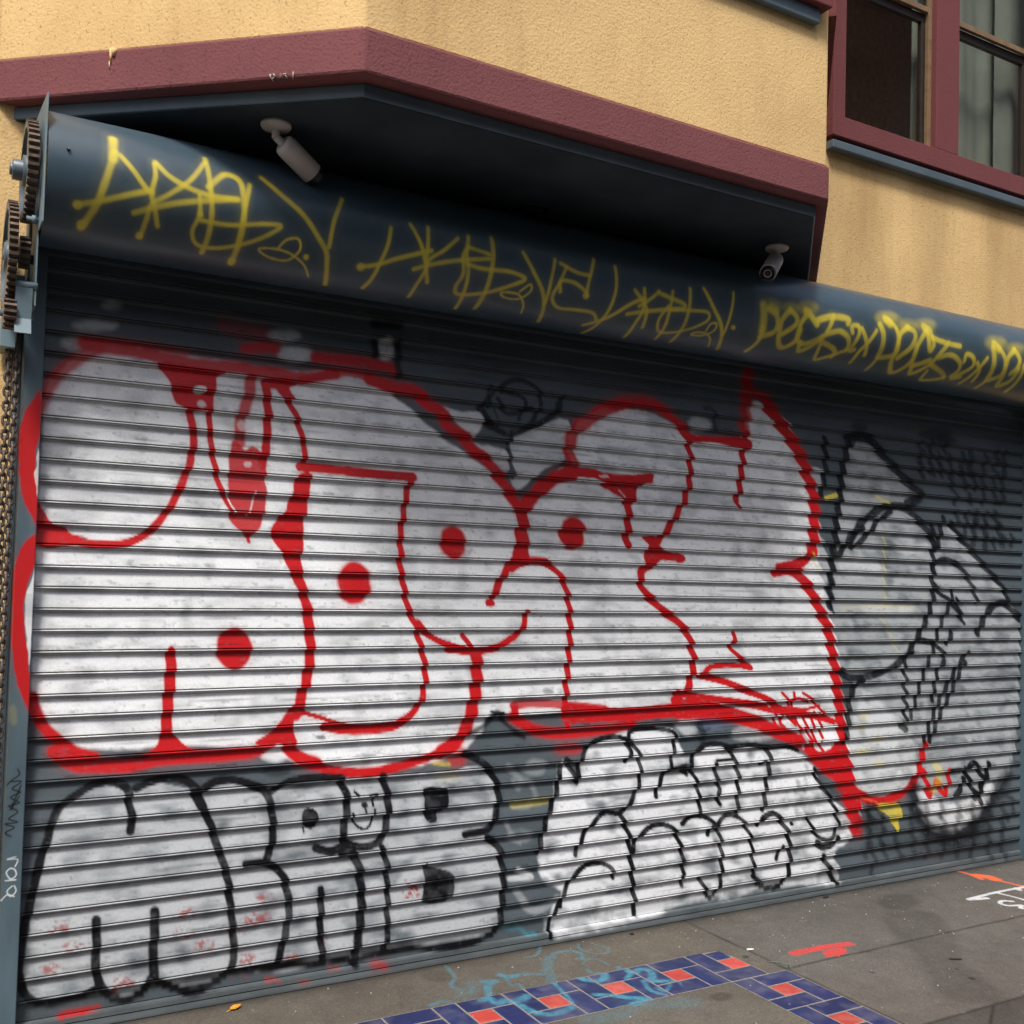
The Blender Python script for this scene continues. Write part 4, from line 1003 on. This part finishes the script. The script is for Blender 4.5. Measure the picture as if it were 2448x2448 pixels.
# bay window over the frame's top edge, seen only by its sill
sw = MB().box(.95, 2.925, -.905, -.84, 4.095, 4.33).build('window_sill', M_frame, bay, bevel=.006)
MB().box(.99, 2.885, -.875, -.84, 4.03, 4.094).build('moulding', M_trim, bay, bevel=.006)
dr = (math.cos(R(45)), math.sin(R(45))); nn = (dr[1], -dr[0])
def side_box(t0, t1, d0, d1, z0, z1, mb):
    p = lambda t, d: (2.96 + dr[0] * t + nn[0] * d, -.843 + dr[1] * t + nn[1] * d)
    mb.prism([p(t0, d0), p(t1, d0), p(t1, d1), p(t0, d1)], z0, z1)
sb = MB(); side_box(.16, .3, -.01, .045, 4.18, 7.5, sb); side_box(.3, 1.1, -.01, .045, 4.18, 4.34, sb); sb.build('side_window_frame', M_frame, bay, bevel=.004)
sb = MB(); side_box(.10, .15, -.01, .03, 4.60, 4.70, sb); sb.build('clip', M_trim, bay)

# the side window in the main wall
FY = .01
win = MB()
win.box(3.928, 4.022, FY, WY - .001, 4.119, 6.2); win.box(4.022, 6.7, FY, WY - .001, 4.119, 4.235)
win.box(4.781, 4.985, FY + .002, WY - .001, 4.235, 6.2); win.box(5.745, 5.95, FY + .002, WY - .001, 4.235, 6.2)
w = win.build('window', M_frame, bld, bevel=.004)
MB().box(3.935, 6.7, FY + .004, WY - .002, 4.050, 4.098).build('moulding', M_slate, w, bevel=.006)
MB().box(3.95, 6.7, .035, WY - .003, 4.098, 4.1185).build('shadow_gap', M_frame, w)
for x0, x1 in ((4.022, 4.781), (4.985, 5.745)):
    s = MB(); s.mi = 0
    s.box(x1 - .030, x1 - .0005, .048, .074, 4.2355, 6.2); s.box(x0 + .0005, x0 + .010, .048, .074, 4.2355, 6.2)
    s.build('stop', M_wood, w, bevel=.002)
    d = MB(); d.box(x0 + .01, x1 - .03, .076, .105, 4.2357, 4.262); d.box(x1 - .058, x1 - .031, .0755, .105, 4.262, 5.06); d.box(x0 + .010, x0 + .022, .0755, .105, 4.262, 5.06)
    d.build('lower_sash', M_darkwood, w, bevel=.002)
    u = MB(); u.box(x0 + .010, x1 - .031, .050, .074, 5.055, 5.088); u.build('meeting_rail', M_wood, w, bevel=.002)
    u = MB(); u.box(x0 + .010, x1 - .031, .0752, .104, 5.005, 5.054); u.build('rail_shadow', M_darkwood, w)  # dark strip standing in for the shadow below the meeting rail
    MB().face([(x0 + .01, .09, 4.24), (x1 - .03, .09, 4.24), (x1 - .03, .09, 5.06), (x0 + .01, .09, 5.06)]) if False else None
    gq = MB(); gq.box(x0 + .012, x1 - .032, .088, .092, 4.25, 5.05); gq.build('pane', M_glass, w)
    gq = MB(); gq.box(x0 + .004, x1 - .020, .060, .064, 5.08, 6.2); gq.build('pane', M_glass, w)
rm = MB()
rm.face([(3.8, 1.6, 3.9), (6.9, 1.6, 3.9), (6.9, 1.6, 6.4), (3.8, 1.6, 6.4)]); rm.face([(3.8, .325, 4.1), (6.9, .325, 4.1), (6.9, 1.6, 4.1), (3.8, 1.6, 4.1)])
rm.face([(3.8, .325, 6.3), (6.9, .325, 6.3), (6.9, 1.6, 6.3), (3.8, 1.6, 6.3)]); rm.face([(3.8, .325, 3.9), (3.8, 1.6, 3.9), (3.8, 1.6, 6.4), (3.8, .325, 6.4)]); rm.face([(6.9, .325, 3.9), (6.9, 1.6, 3.9), (6.9, 1.6, 6.4), (6.9, .325, 6.4)])
rm.build('room', M_room, w)
def cloth(x0, x1, y, z0, z1, k, a, nm='curtain', top_in=0):
    xs = np.linspace(0, 1, 60); zs = np.linspace(z0, z1, 14); XX, ZZ = np.meshgrid(xs, zs)
    sh = top_in * (ZZ - z0) / (z1 - z0)
    X = x0 + (x1 - x0) * XX + sh; Y = y + a * np.sin(XX * k + ZZ * .6) + a * .4 * np.sin(XX * k * 2.3 + 1 + ZZ)
    return grid(nm, X, Y, ZZ, np.ones((X.size, 4)), M_curtain, w)
cloth(4.79, 4.93, .20, 4.15, 6.3, 9, .012)
cloth(4.98, 5.66, .26, 4.15, 6.3, 15, .010)
cloth(5.58, 6.35, .20, 4.15, 6.3, 11, .012)

# ------------------------------------------------------------------ roller shutter
sh = empty('roller_shutter', (W / 2, 0, 0), 'roller shutter covered in red, white and black graffiti under a curved slate hood', 'roller shutter')
PROF = [(.000, .003), (.018, .016), (.045, .0200), (.10, .0205), (.18, .0192), (.27, .0170), (.37, .0142), (.47, .0110), (.57, .0078), (.67, .0046), (.76, .0018), (.825, -.0006), (.856, -.0005), (.864, .010), (.898, .0105), (.906, .0005), (.918, -.0026), (.966, -.0026), (.980, .0005)]
rows = []
z_last = .13
for k in range(38, -1, -1):
    zt = z_last + k * PITCH + .88 * PITCH
    for t, y in PROF: rows.append((zt - t * PITCH, y * .62, t))
zt = z_last - .12 * PITCH
for t, y in ((0, .004), (.02, .012), (.05, .013), (.2, .013), (.4, .013), (.6, .013), (.8, .013), (.86, .013)): rows.append((zt - t * PITCH, y, .4))
rows = np.array(rows)
xs = np.linspace(-.012, W + .012, 1560)
X, Zr = np.meshgrid(xs, rows[:, 0]); _, Yr = np.meshgrid(xs, rows[:, 1]); _, Tt = np.meshgrid(xs, rows[:, 2])
# small dents and sag of the slats
slat = np.repeat(np.arange(len(rows)) // len(PROF), len(xs)).reshape(X.shape)
dent = .0030 * (vnoise(X * 1.3, slat * 1.7, 9) - .5) + .001 * (vnoise(X * 5, slat * 2.3, 10) - .5)
Zg = Zr + dent * .6; Yg = Yr + dent
px, py = X.ravel(), Zr.ravel(); t_ = Tt.ravel()
rgb = np.ones((px.size, 4))
bs = np.array((.078, .098, .112))
rgb[:, :3] = bs * (.75 + .5 * fbm(px * 3, py * 12, 2))[:, None]
# can held low in front of the slats: the spray rides a little along x with the relief
ppx = px + .75 * np.clip(px / 3.0, .08, 1.15) * (Yr.ravel() - .006) + .006 * (_tab[slat.ravel() % 256, 3] - .5) + .003 * (vnoise(px * 2, slat.ravel() * 3.3, 55) - .5)
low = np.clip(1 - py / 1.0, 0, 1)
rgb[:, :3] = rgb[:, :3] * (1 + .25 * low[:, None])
thick = spray(ppx, py, rgb, SHUTTER_PAINT)
# old grime caught on the lower roll of each slat, and scuffs
dirt = np.clip((fbm(px * 5, py * 60, 14) * .6 + fbm(px * 45, py * 220, 15) * .4 - .50) * 6, 0, 1) * np.exp(-((t_ - .73) / .055) ** 2)
scf = np.clip((fbm(px * 30, py * 110, 17) - .68) * 9, 0, 1)
patch = np.clip((fbm(px * 1.3, slat.ravel() * .9, 18) - .26) * 3.2, 0, 1)
rgb[:, :3] *= (1 - .78 * dirt * patch)[:, None]
scr = np.clip((vnoise(px * 3.1, py * 700, 19) - .80) * 9, 0, 1) * np.clip((fbm(px * 2.2, slat.ravel() * 1.9, 21) - .45) * 5, 0, 1)
rgb[:, :3] *= (1 - .38 * scr)[:, None]
tone = .90 + .2 * _tab[slat.ravel() % 256, 9]; rgb[:, :3] *= tone[:, None]
rgb[:, :3] = rgb[:, :3] * (1 - .35 * scf[:, None]) + np.array((.10, .12, .14)) * .35 * scf[:, None]
# shade put into the colour: interlock gap and bead undersides darkened
gap = (t_ > .860) & (t_ < .901); rgb[gap, :3] *= .12
und = (t_ < .018) | (t_ > .975); rgb[und, :3] *= .35
rgb[:, 3] = 1
grid('curtain', X, Yg, Zg, rgb, M_shutter, sh, flip=True)
# bottom bar: an angle with a lip
bp = [(.0535, .013), (.0530, -.004), (.046, -.006), (.030, -.006), (.029, -.0015), (.026, -.0015), (.0255, -.010), (.012, -.012), (.0035, -.012), (.003, .02)]
xs2 = np.linspace(-.004, W + .004, 1200); X2, Z2 = np.meshgrid(xs2, [p[0] for p in bp]); _, Y2 = np.meshgrid(xs2, [p[1] for p in bp])
r2 = np.ones((X2.size, 4)); r2[:, :3] = np.array((.115, .135, .145)) * (.6 + .7 * fbm(X2.ravel() * 6, Z2.ravel() * 60, 5))[:, None]
spray(X2.ravel(), Z2.ravel(), r2, SHUTTER_PAINT); gp = (Z2.ravel() < .0295) & (Z2.ravel() > .0258); r2[gp, :3] *= .1; r2[:, 3] = 1
grid('bottom_rail', X2, Y2, Z2, r2, M_shutter, sh, smooth=False, flip=True)
MB().box(0, W, .014, .05, 0.0005, .05).build('bottom_angle', M_litter, sh)

# guides at both ends; the left one carries some of the lettering
def guide(x0, x1, paint):
    prof = [(x0, WY), (x0, -.040), (x0 + .003, -.045)] + [(x, -.045) for x in np.linspace(x0 + .004, x1 - .003, 26)] + [(x1, -.042), (x1, .03)]
    zs = np.linspace(.002, 2.93, 1100)
    P_ = np.array(prof); X = np.tile(P_[:, 0], (len(zs), 1)); Y = np.tile(P_[:, 1], (len(zs), 1)); Z = np.tile(zs[:, None], (1, len(P_)))
    r = np.ones((X.size, 4)); r[:, :3] = np.array((.088, .135, .165)) * (.75 + .5 * fbm(X.ravel() * 20, Z.ravel() * 4, 4))[:, None]
    if paint: spray(X.ravel(), Z.ravel(), r, GUIDE_PAINT)
    r[:, 3] = 1
    return grid('guide', X, Y, Z, r, M_guide, sh, smooth=False)
guide(-.068, -.003, True); guide(W + .003, W + .075, False)
gm_ = MB(); gm_.box(-.088, -.0685, .02, WY - .001, .002, 2.6); gm_.build('guide_angle', M_slate, sh, bevel=.002)

# hood: rolled sheet in front of the wall
HCY, HCZ, HR_ = -.17, 2.965, .226
th = np.concatenate([np.linspace(R(128), R(-92), 150)])
xs3 = np.concatenate([np.arange(-.050, 5.95, .0042)])
X3, T3 = np.meshgrid(xs3, th)
Y3 = HCY - HR_ * np.cos(T3); Z3 = HCZ + HR_ * np.sin(T3)
wav = .0012 * (vnoise(X3 * 1.1, T3 * .8, 70) - .5); Y3 -= wav; Z3 += wav
Z3 = np.where(T3 > R(100), np.maximum(Z3, HCZ + HR_ * .97), Z3)
s3 = (T3 * HR_).ravel(); x3 = X3.ravel()
r3 = np.ones((x3.size, 4)); r3[:, :3] = np.array((.046, .076, .100)) * (.85 + .3 * fbm(x3 * 2, s3 * 7, 6))[:, None]
dust = np.clip((T3.ravel() - R(35)) / R(60), 0, 1)[:, None] * np.clip(fbm(x3 * 5, s3 * 12, 16) * 1.5 - .3, 0, 1)[:, None]
r3[:, :3] = r3[:, :3] * (1 - .35 * dust) + np.array((.11, .13, .14)) * .35 * dust
spray(x3, s3, r3, HOOD_PAINT); r3[:, 3] = 1
hood = grid('hood', X3, Y3, Z3, r3, M_hood, sh)
# turned-in lip under the hood
lp = MB(); lp.box(-.05, 5.95, HCY + .010, HCY + .014, HCZ - HR_ - .016, HCZ - HR_ + .004); lp.box(-.05, 5.95, HCY + .014, -.046, HCZ - HR_ + .0045, HCZ - HR_ + .008); lp.build('hood_lip', M_soffit, sh)

# end plate, gears and hand chain at the left end
MB().slab_x([(-.375, 2.765), (-.382, 3.185), (.055, 3.235), (.055, 2.765)], -.058, -.053).build('end_plate', M_slate_light, sh, bevel=.001)
MB().slab_x([(-.250, 2.515), (-.250, 2.7645), (.055, 2.7645), (.055, 2.515)], -.0595, -.0545).build('end_plate', M_slate_light, sh, bevel=.001)
def gear(name, x0, x1, cy, cz, r, nt_, hub, web=True, phase=0):
    m = MB(); m.mi = 1
    poly = []; ri = r * .925 if nt_ > 20 else r * .76
    for i in range(nt_):
        a = 2 * math.pi * (i + phase) / nt_; s = 2 * math.pi / nt_
        for f, q in ((-.30, ri), (-.17, r), (.17, r), (.30, ri)): poly.append((cy + q * math.cos(a + f * s), cz + q * math.sin(a + f * s)))
    n = len(poly); rin = r * .83 if web else hub
    inn = [(cy + rin * math.cos(2 * math.pi * (i / n) - .3 * 2 * math.pi / nt_ + 2 * math.pi * phase / nt_), cz + rin * math.sin(2 * math.pi * (i / n) - .3 * 2 * math.pi / nt_ + 2 * math.pi * phase / nt_)) for i in range(n)]
    for x, sgn in ((x0, 0), (x1, 1)):
        vo = [m.bm.verts.new((x, *p)) for p in poly]; vi = [m.bm.verts.new((x, *p)) for p in inn]
        for i in range(n):
            f = m.bm.faces.new((vo[i], vo[(i + 1) % n], vi[(i + 1) % n], vi[i])); f.material_index = 0
        if sgn == 0: A0, I0 = vo, vi
        else:
            for i in range(n):
                m.bm.faces.new((A0[i], A0[(i + 1) % n], vo[(i + 1) % n], vo[i])).material_index = 1
                m.bm.faces.new((I0[i], vi[i], vi[(i + 1) % n], I0[(i + 1) % n])).material_index = 0
    m.mi = 0
    if web:
        xm0, xm1 = x0 + (x1 - x0) * .3, x0 + (x1 - x0) * .6
        for k in range(5):
            a = 2 * math.pi * k / 5 + .3; wd = .33
            q = []
            for aa, rr in ((-wd, rin * 1.005), (-wd * .5, rin * 1.005), (0, rin * 1.005), (wd * .5, rin * 1.005), (wd, rin * 1.005), (wd * 1.2, rin * .55), (wd * 2.0, hub * 1.1), (0, hub * .9), (-wd * 2.0, hub * 1.1), (-wd * 1.2, rin * .55)):
                q.append((cy + rr * math.cos(a + aa), cz + rr * math.sin(a + aa)))
            m.slab_x(q, xm0, xm1)
        m.tube((x0 - .004, cy, cz), (x1 + .004, cy, cz), hub * 1.25, n=28)
    return m.build(name, [M_slate, M_rust], sh)
gear('gear', -.103, -.070, -.17, 2.985, .170, 40, .042)
gear('gear', -.146, -.118, -.125, 2.700, .185, 46, .036, phase=.4)
gear('pinion', -.150, -.112, -.215, 2.485, .052, 14, .012, web=False)
gear('pinion', -.104, -.072, -.145, 2.715, .055, 14, .012, web=False)
m = MB(); m.lathe((-.146, -.17, 2.985), (1, 0, 0), [(0, .001), (0, .020), (.008, .020), (.008, .034), (.085, .036)]); m.build('shaft', M_slate, sh, bevel=.002)
for q_ in (((-.154, -.125, 2.700), (-.06, -.125, 2.700), .016), ((-.160, -.215, 2.485), (-.055, -.215, 2.485), .012)):
    m = MB(); m.tube(*q_, n=20); m.build('shaft', M_slate, sh)
m = MB(); m.tube((-.118, -.245, 2.580), (-.052, -.245, 2.580), .013, n=20); m.tube((-.126, -.245, 2.580), (-.118, -.245, 2.580), .006, n=12)
m.build('bolt', M_slate_light, sh)
m = MB(); m.lathe((-.095, -.26, 2.80), (1, 0, 0), [(0, .001), (0, .008), (.017, .008), (.017, .014), (.029, .014), (.029, .008), (.043, .008)], 12); m.build('bolt', M_slate_light, sh)
m = MB(); m.slab_x([(-.255, 2.570), (-.240, 2.47), (-.262, 2.418), (-.258, 2.416), (-.235, 2.47), (-.249, 2.570)], -.117, -.066); m.build('flap', M_slate_light, sh)
m = MB(); m.box(-.148, -.100, -.10, .05, 2.395, 2.50); m.box(-.115, -.075, -.05, .05, 2.50, 2.66); m.build('bracket', M_slate_light, sh, bevel=.002)
m = MB(); m.tube((.010, HCY - HR_ * .985, HCZ + .045), (.010, HCY - HR_ * 1.03, HCZ + .046), .006, n=10); m.build('bolt', M_slate, sh)
def link(m, c, half, r, wid, axis_):
    n = 14; q = 6; ring = []
    for i in range(n):
        a = 2 * math.pi * i / n; u = wid * math.cos(a); v = half * math.copysign(abs(math.sin(a)) ** .7, math.sin(a))
        t = Vector((-wid * math.sin(a), half * math.cos(a), 0)).normalized()
        ctr = Vector((u, v, 0)); nrm = Vector((t.y, -t.x, 0)); rr = []
        for j in range(q):
            b_ = 2 * math.pi * j / q; p = ctr + nrm * r * math.cos(b_) + Vector((0, 0, 1)) * r * math.sin(b_)
            p = Vector((p.x, p.z, p.y)) if axis_ == 0 else Vector((p.z, p.x, p.y))
            rr.append(m.bm.verts.new(Vector(c) + p))
        ring.append(rr)
    for i in range(n):
        for j in range(q):
            f = m.bm.faces.new((ring[i][j], ring[i][(j + 1) % q], ring[(i + 1) % n][(j + 1) % q], ring[(i + 1) % n][j])); f.smooth = True
m = MB()
for sx, ph in ((-.118, 0), (-.094, 1)):
    z = 2.40; k = ph
    while z > .35:
        link(m, (sx + .002 * math.sin(z * 3 + ph), -.055 + .003 * math.sin(z * 5), z), .0175, .0050, .0098, k % 2); z -= .0250; k += 1
m.build('chain', M_chain, sh)

# ------------------------------------------------------------------ security cameras under the soffit
def sec_cam(base, p0, p1, r, label):
    t = empty('security_camera', base, label, 'security camera', 'security cameras under the bay')
    bz = Vector(base); p0 = Vector(p0); p1 = Vector(p1); d = (p1 - p0).normalized()
    m = MB(); m.lathe(bz, (0, 0, -1), [(0, .001), (0, .054), (.008, .055), (.016, .050), (.021, .030), (.024, .001)]); m.build('mount', M_white, t)
    e = bz + Vector((0, 0, -.052)); m = MB(); m.tube(bz + Vector((0, 0, -.02)), e, .014, n=20); m.tube(e + Vector((0, 0, .006)), p0 + d * .012, .014, .016, n=20)
    m.build('arm', M_white, t, bevel=.001)
    L = (p1 - p0).length
    m = MB(); m.lathe(p0, d, [(0, .001), (0, r * .72), (.006, r * .92), (.018, r), (L, r), (L, r * .9), (L - .012, r * .88), (L - .012, 0)], 40); body = m.build('body', M_white, t)
    m = MB(); m.lathe(p0, d, [(L - .03, r * .87), (L + .026, r * .87), (L + .028, r * .80), (L + .004, r * .74), (L + .004, r * .42)], 36); m.build('lens_hood', M_black, body)
    m = MB(); m.lathe(p0, d, [(L + .005, r * .50), (L + .010, r * .46), (L + .010, r * .40), (L + .005, r * .36)], 30); m.build('lens_ring', M_white, body)
    m = MB(); m.lathe(p0, d, [(L + .003, r * .42), (L + .008, r * .25), (L + .009, 0)], 24); m.build('lens', M_black, body)
    return t
sec_cam((.687, -.42, 3.2425), (.712, -.425, 3.178), (.838, -.385, 3.108), .041, 'white bullet security camera hanging left under the bay, pointing down to the right')
sec_cam((3.125, -.40, 3.2425), (3.118, -.400, 3.182), (2.955, -.520, 3.060), .038, 'white security camera at the right end of the bay with its lens facing us')

# ------------------------------------------------------------------ litter on the pavement
def leaf(loc, rot, s):
    m = MB(); n = 12
    pts = [(-1, 0), (-.6, .35), (-.2, .5), (.25, .42), (.6, .25), (1, 0), (.6, -.28), (.2, -.42), (-.25, -.5), (-.65, -.3)]
    vs = [m.bm.verts.new((x * s, y * s, .006 + .012 * abs(y) * s * 20 * .4)) for x, y in pts]; c = m.bm.verts.new((0, 0, .004)); 
    for i in range(len(vs)): m.bm.faces.new((c, vs[i], vs[(i + 1) % len(vs)]))
    bl = [m.bm.verts.new((x, y, .003)) for x, y in ((-s * 1.5, .002), (-s * 1.5, -.002), (-s * .9, -.002), (-s * .9, .002))]; m.bm.faces.new(bl)
    me_o = m.build('leaf', M_leaf); me_o.location = loc; me_o.rotation_euler = (R(8), R(-6), rot)
    so = me_o.modifiers.new('thick', 'SOLIDIFY'); so.thickness = .0008
    return me_o
tag(leaf((.753, -.075, .004), R(20), .026), 'fallen orange yellow leaf at the foot of the shutter', 'leaf')
m = MB(); m.tube((2.968, -.450, .006), (2.998, -.462, .006), .0042, n=12); tag(m.build('cigarette_butt', M_paper), 'white cigarette butt lying above the corner of the tile band', 'cigarette butt')
def scrap(name, x, y, a, b, rot, h, label, cat, m_):
    k = MB(); q = [(math.cos(t) * a * random.uniform(.7, 1.1), math.sin(t) * b * random.uniform(.7, 1.1)) for t in np.linspace(0, 2 * math.pi, 10)[:-1]]
    k.prism([(x + u * math.cos(rot) - v * math.sin(rot), y + u * math.sin(rot) + v * math.cos(rot)) for u, v in q], .0025, h); tag(k.build(name, m_, bevel=.001), label, cat)
scrap('scrap', 3.906, -.044, .030, .014, .2, .008, 'small black scrap lying against the base of the shutter', 'litter', M_litter)
scrap('scrap', 3.752, -.935, .034, .010, -.5, .006, 'dark flat scrap lying in the middle of the right pavement slab', 'litter', M_litter)
scrap('scrap', 2.62, -.06, .012, .010, 0, .007, 'tiny dark crumb on the pavement left of the black scrap', 'litter', M_litter)
m = MB(); pts = [(2.955, -.60), (2.99, -.63), (3.01, -.665), (2.985, -.70)]
for a, b_ in zip(pts, pts[1:]): m.tube((*a, .006), (*b_, .006), .0016, n=6)
tag(m.build('twig', M_twig), 'thin pale green twig bent across the tile band corner', 'twig')
m = MB()
for k in range(230):
    x = random.uniform(.6, 5.6); y = -abs(random.gauss(0, .75)) - .03
    if y < -1.9: continue
    s = random.choice((.0015, .002, .0025, .004)); a = random.uniform(0, 3)
    q = [(x + s * math.cos(a + t) * random.uniform(.6, 1.2), y + s * math.sin(a + t) * random.uniform(.6, 1.2)) for t in np.linspace(0, 2 * math.pi, 6)[:-1]]
    m.prism(q, .001, .0025 + s * .4)
tag(m.build('grit', M_chalk), 'pale grit scattered over the pavement', 'grit', kind='stuff')

# ------------------------------------------------------------------ street, far side (unseen blocks added to shape sky light and reflections)
ob = empty('unseen_sky_block', (-5, -17, 0), 'plain low rendered block added unseen across the street to cut low sky light', 'building')  # added out of view: blocks low sky so light falls from above
mw = plain('far_window', (.03, .035, .04), .25)
MB().box(-34, 17, -29, -17, -.15, 11.5).build('wall', plain('far_render', (.16, .15, .13), .9, var=.3, scale=.6), ob)
for j in range(3):
    for i in range(12):
        x = -30 + i * 3.9; z = 1.2 + j * 3.4
        MB().box(x, x + 1.6, -17, -16.96, z, z + 1.9).build('window', mw, ob)
ob = empty('unseen_reflection_block', (38, -17, 0), 'tall pale block added unseen across the street to fill the window reflections', 'building')  # added out of view: the panes mirror this instead of blue sky
MB().box(17.2, 62, -30, -17.5, -.15, 27).build('wall', plain('pale_render', (.30, .27, .23), .9, var=.25, scale=.5), ob)
for j in range(7):
    for i in range(9):
        x = 18.5 + i * 4.6; z = 1.2 + j * 3.6
        MB().box(x, x + 2.2, -17.5, -17.45, z, z + 2.1).build('window', mw, ob)


# ------------------------------------------------------------------ light
SUN_EL, SUN_AZ = 58, 219
wd = bpy.data.worlds.new('World'); scene.world = wd; wd.use_nodes = True
nt = wd.node_tree; bg = nt.nodes['Background']
sky = nt.nodes.new('ShaderNodeTexSky'); sky.sky_type = 'NISHITA'; sky.sun_disc = False
sky.sun_elevation = R(SUN_EL); sky.sun_rotation = R(SUN_AZ); sky.dust_density = 4.0; sky.air_density = 1.0; sky.ozone_density = 1.0
nt.links.new(sky.outputs[0], bg.inputs[0]); bg.inputs[1].default_value = .10
sl = bpy.data.lights.new('sun', 'SUN'); sl.energy = 2.0; sl.angle = R(12); sl.color = (1, .96, .90)
so = bpy.data.objects.new('sun', sl); COL.objects.link(so)
dv = Vector((math.sin(R(SUN_AZ)) * math.cos(R(SUN_EL)), math.cos(R(SUN_AZ)) * math.cos(R(SUN_EL)), math.sin(R(SUN_EL))))
so.rotation_euler = dv.to_track_quat('Z', 'Y').to_euler()

# ------------------------------------------------------------------ camera
cd = bpy.data.cameras.new('camera'); cam = bpy.data.objects.new('camera', cd); COL.objects.link(cam); scene.camera = cam
cam.matrix_world = Matrix(((0.8715438, -0.0405570, -0.4886375, -0.38650), (-0.4895691, -0.0169331, -0.8718001, -3.97629), (0.0270835, 0.9990337, -0.0346134, 1.67418), (0, 0, 0, 1)))
cd.sensor_width = 36; cd.sensor_fit = 'HORIZONTAL'; cd.lens = 36.3812; cd.shift_x = 0.02082; cd.shift_y = 0.02300
cd.clip_start = .05; cd.clip_end = 500
scene.view_settings.view_transform = 'Standard'; scene.view_settings.look = 'None'; scene.view_settings.exposure = 0.93; scene.view_settings.gamma = 1
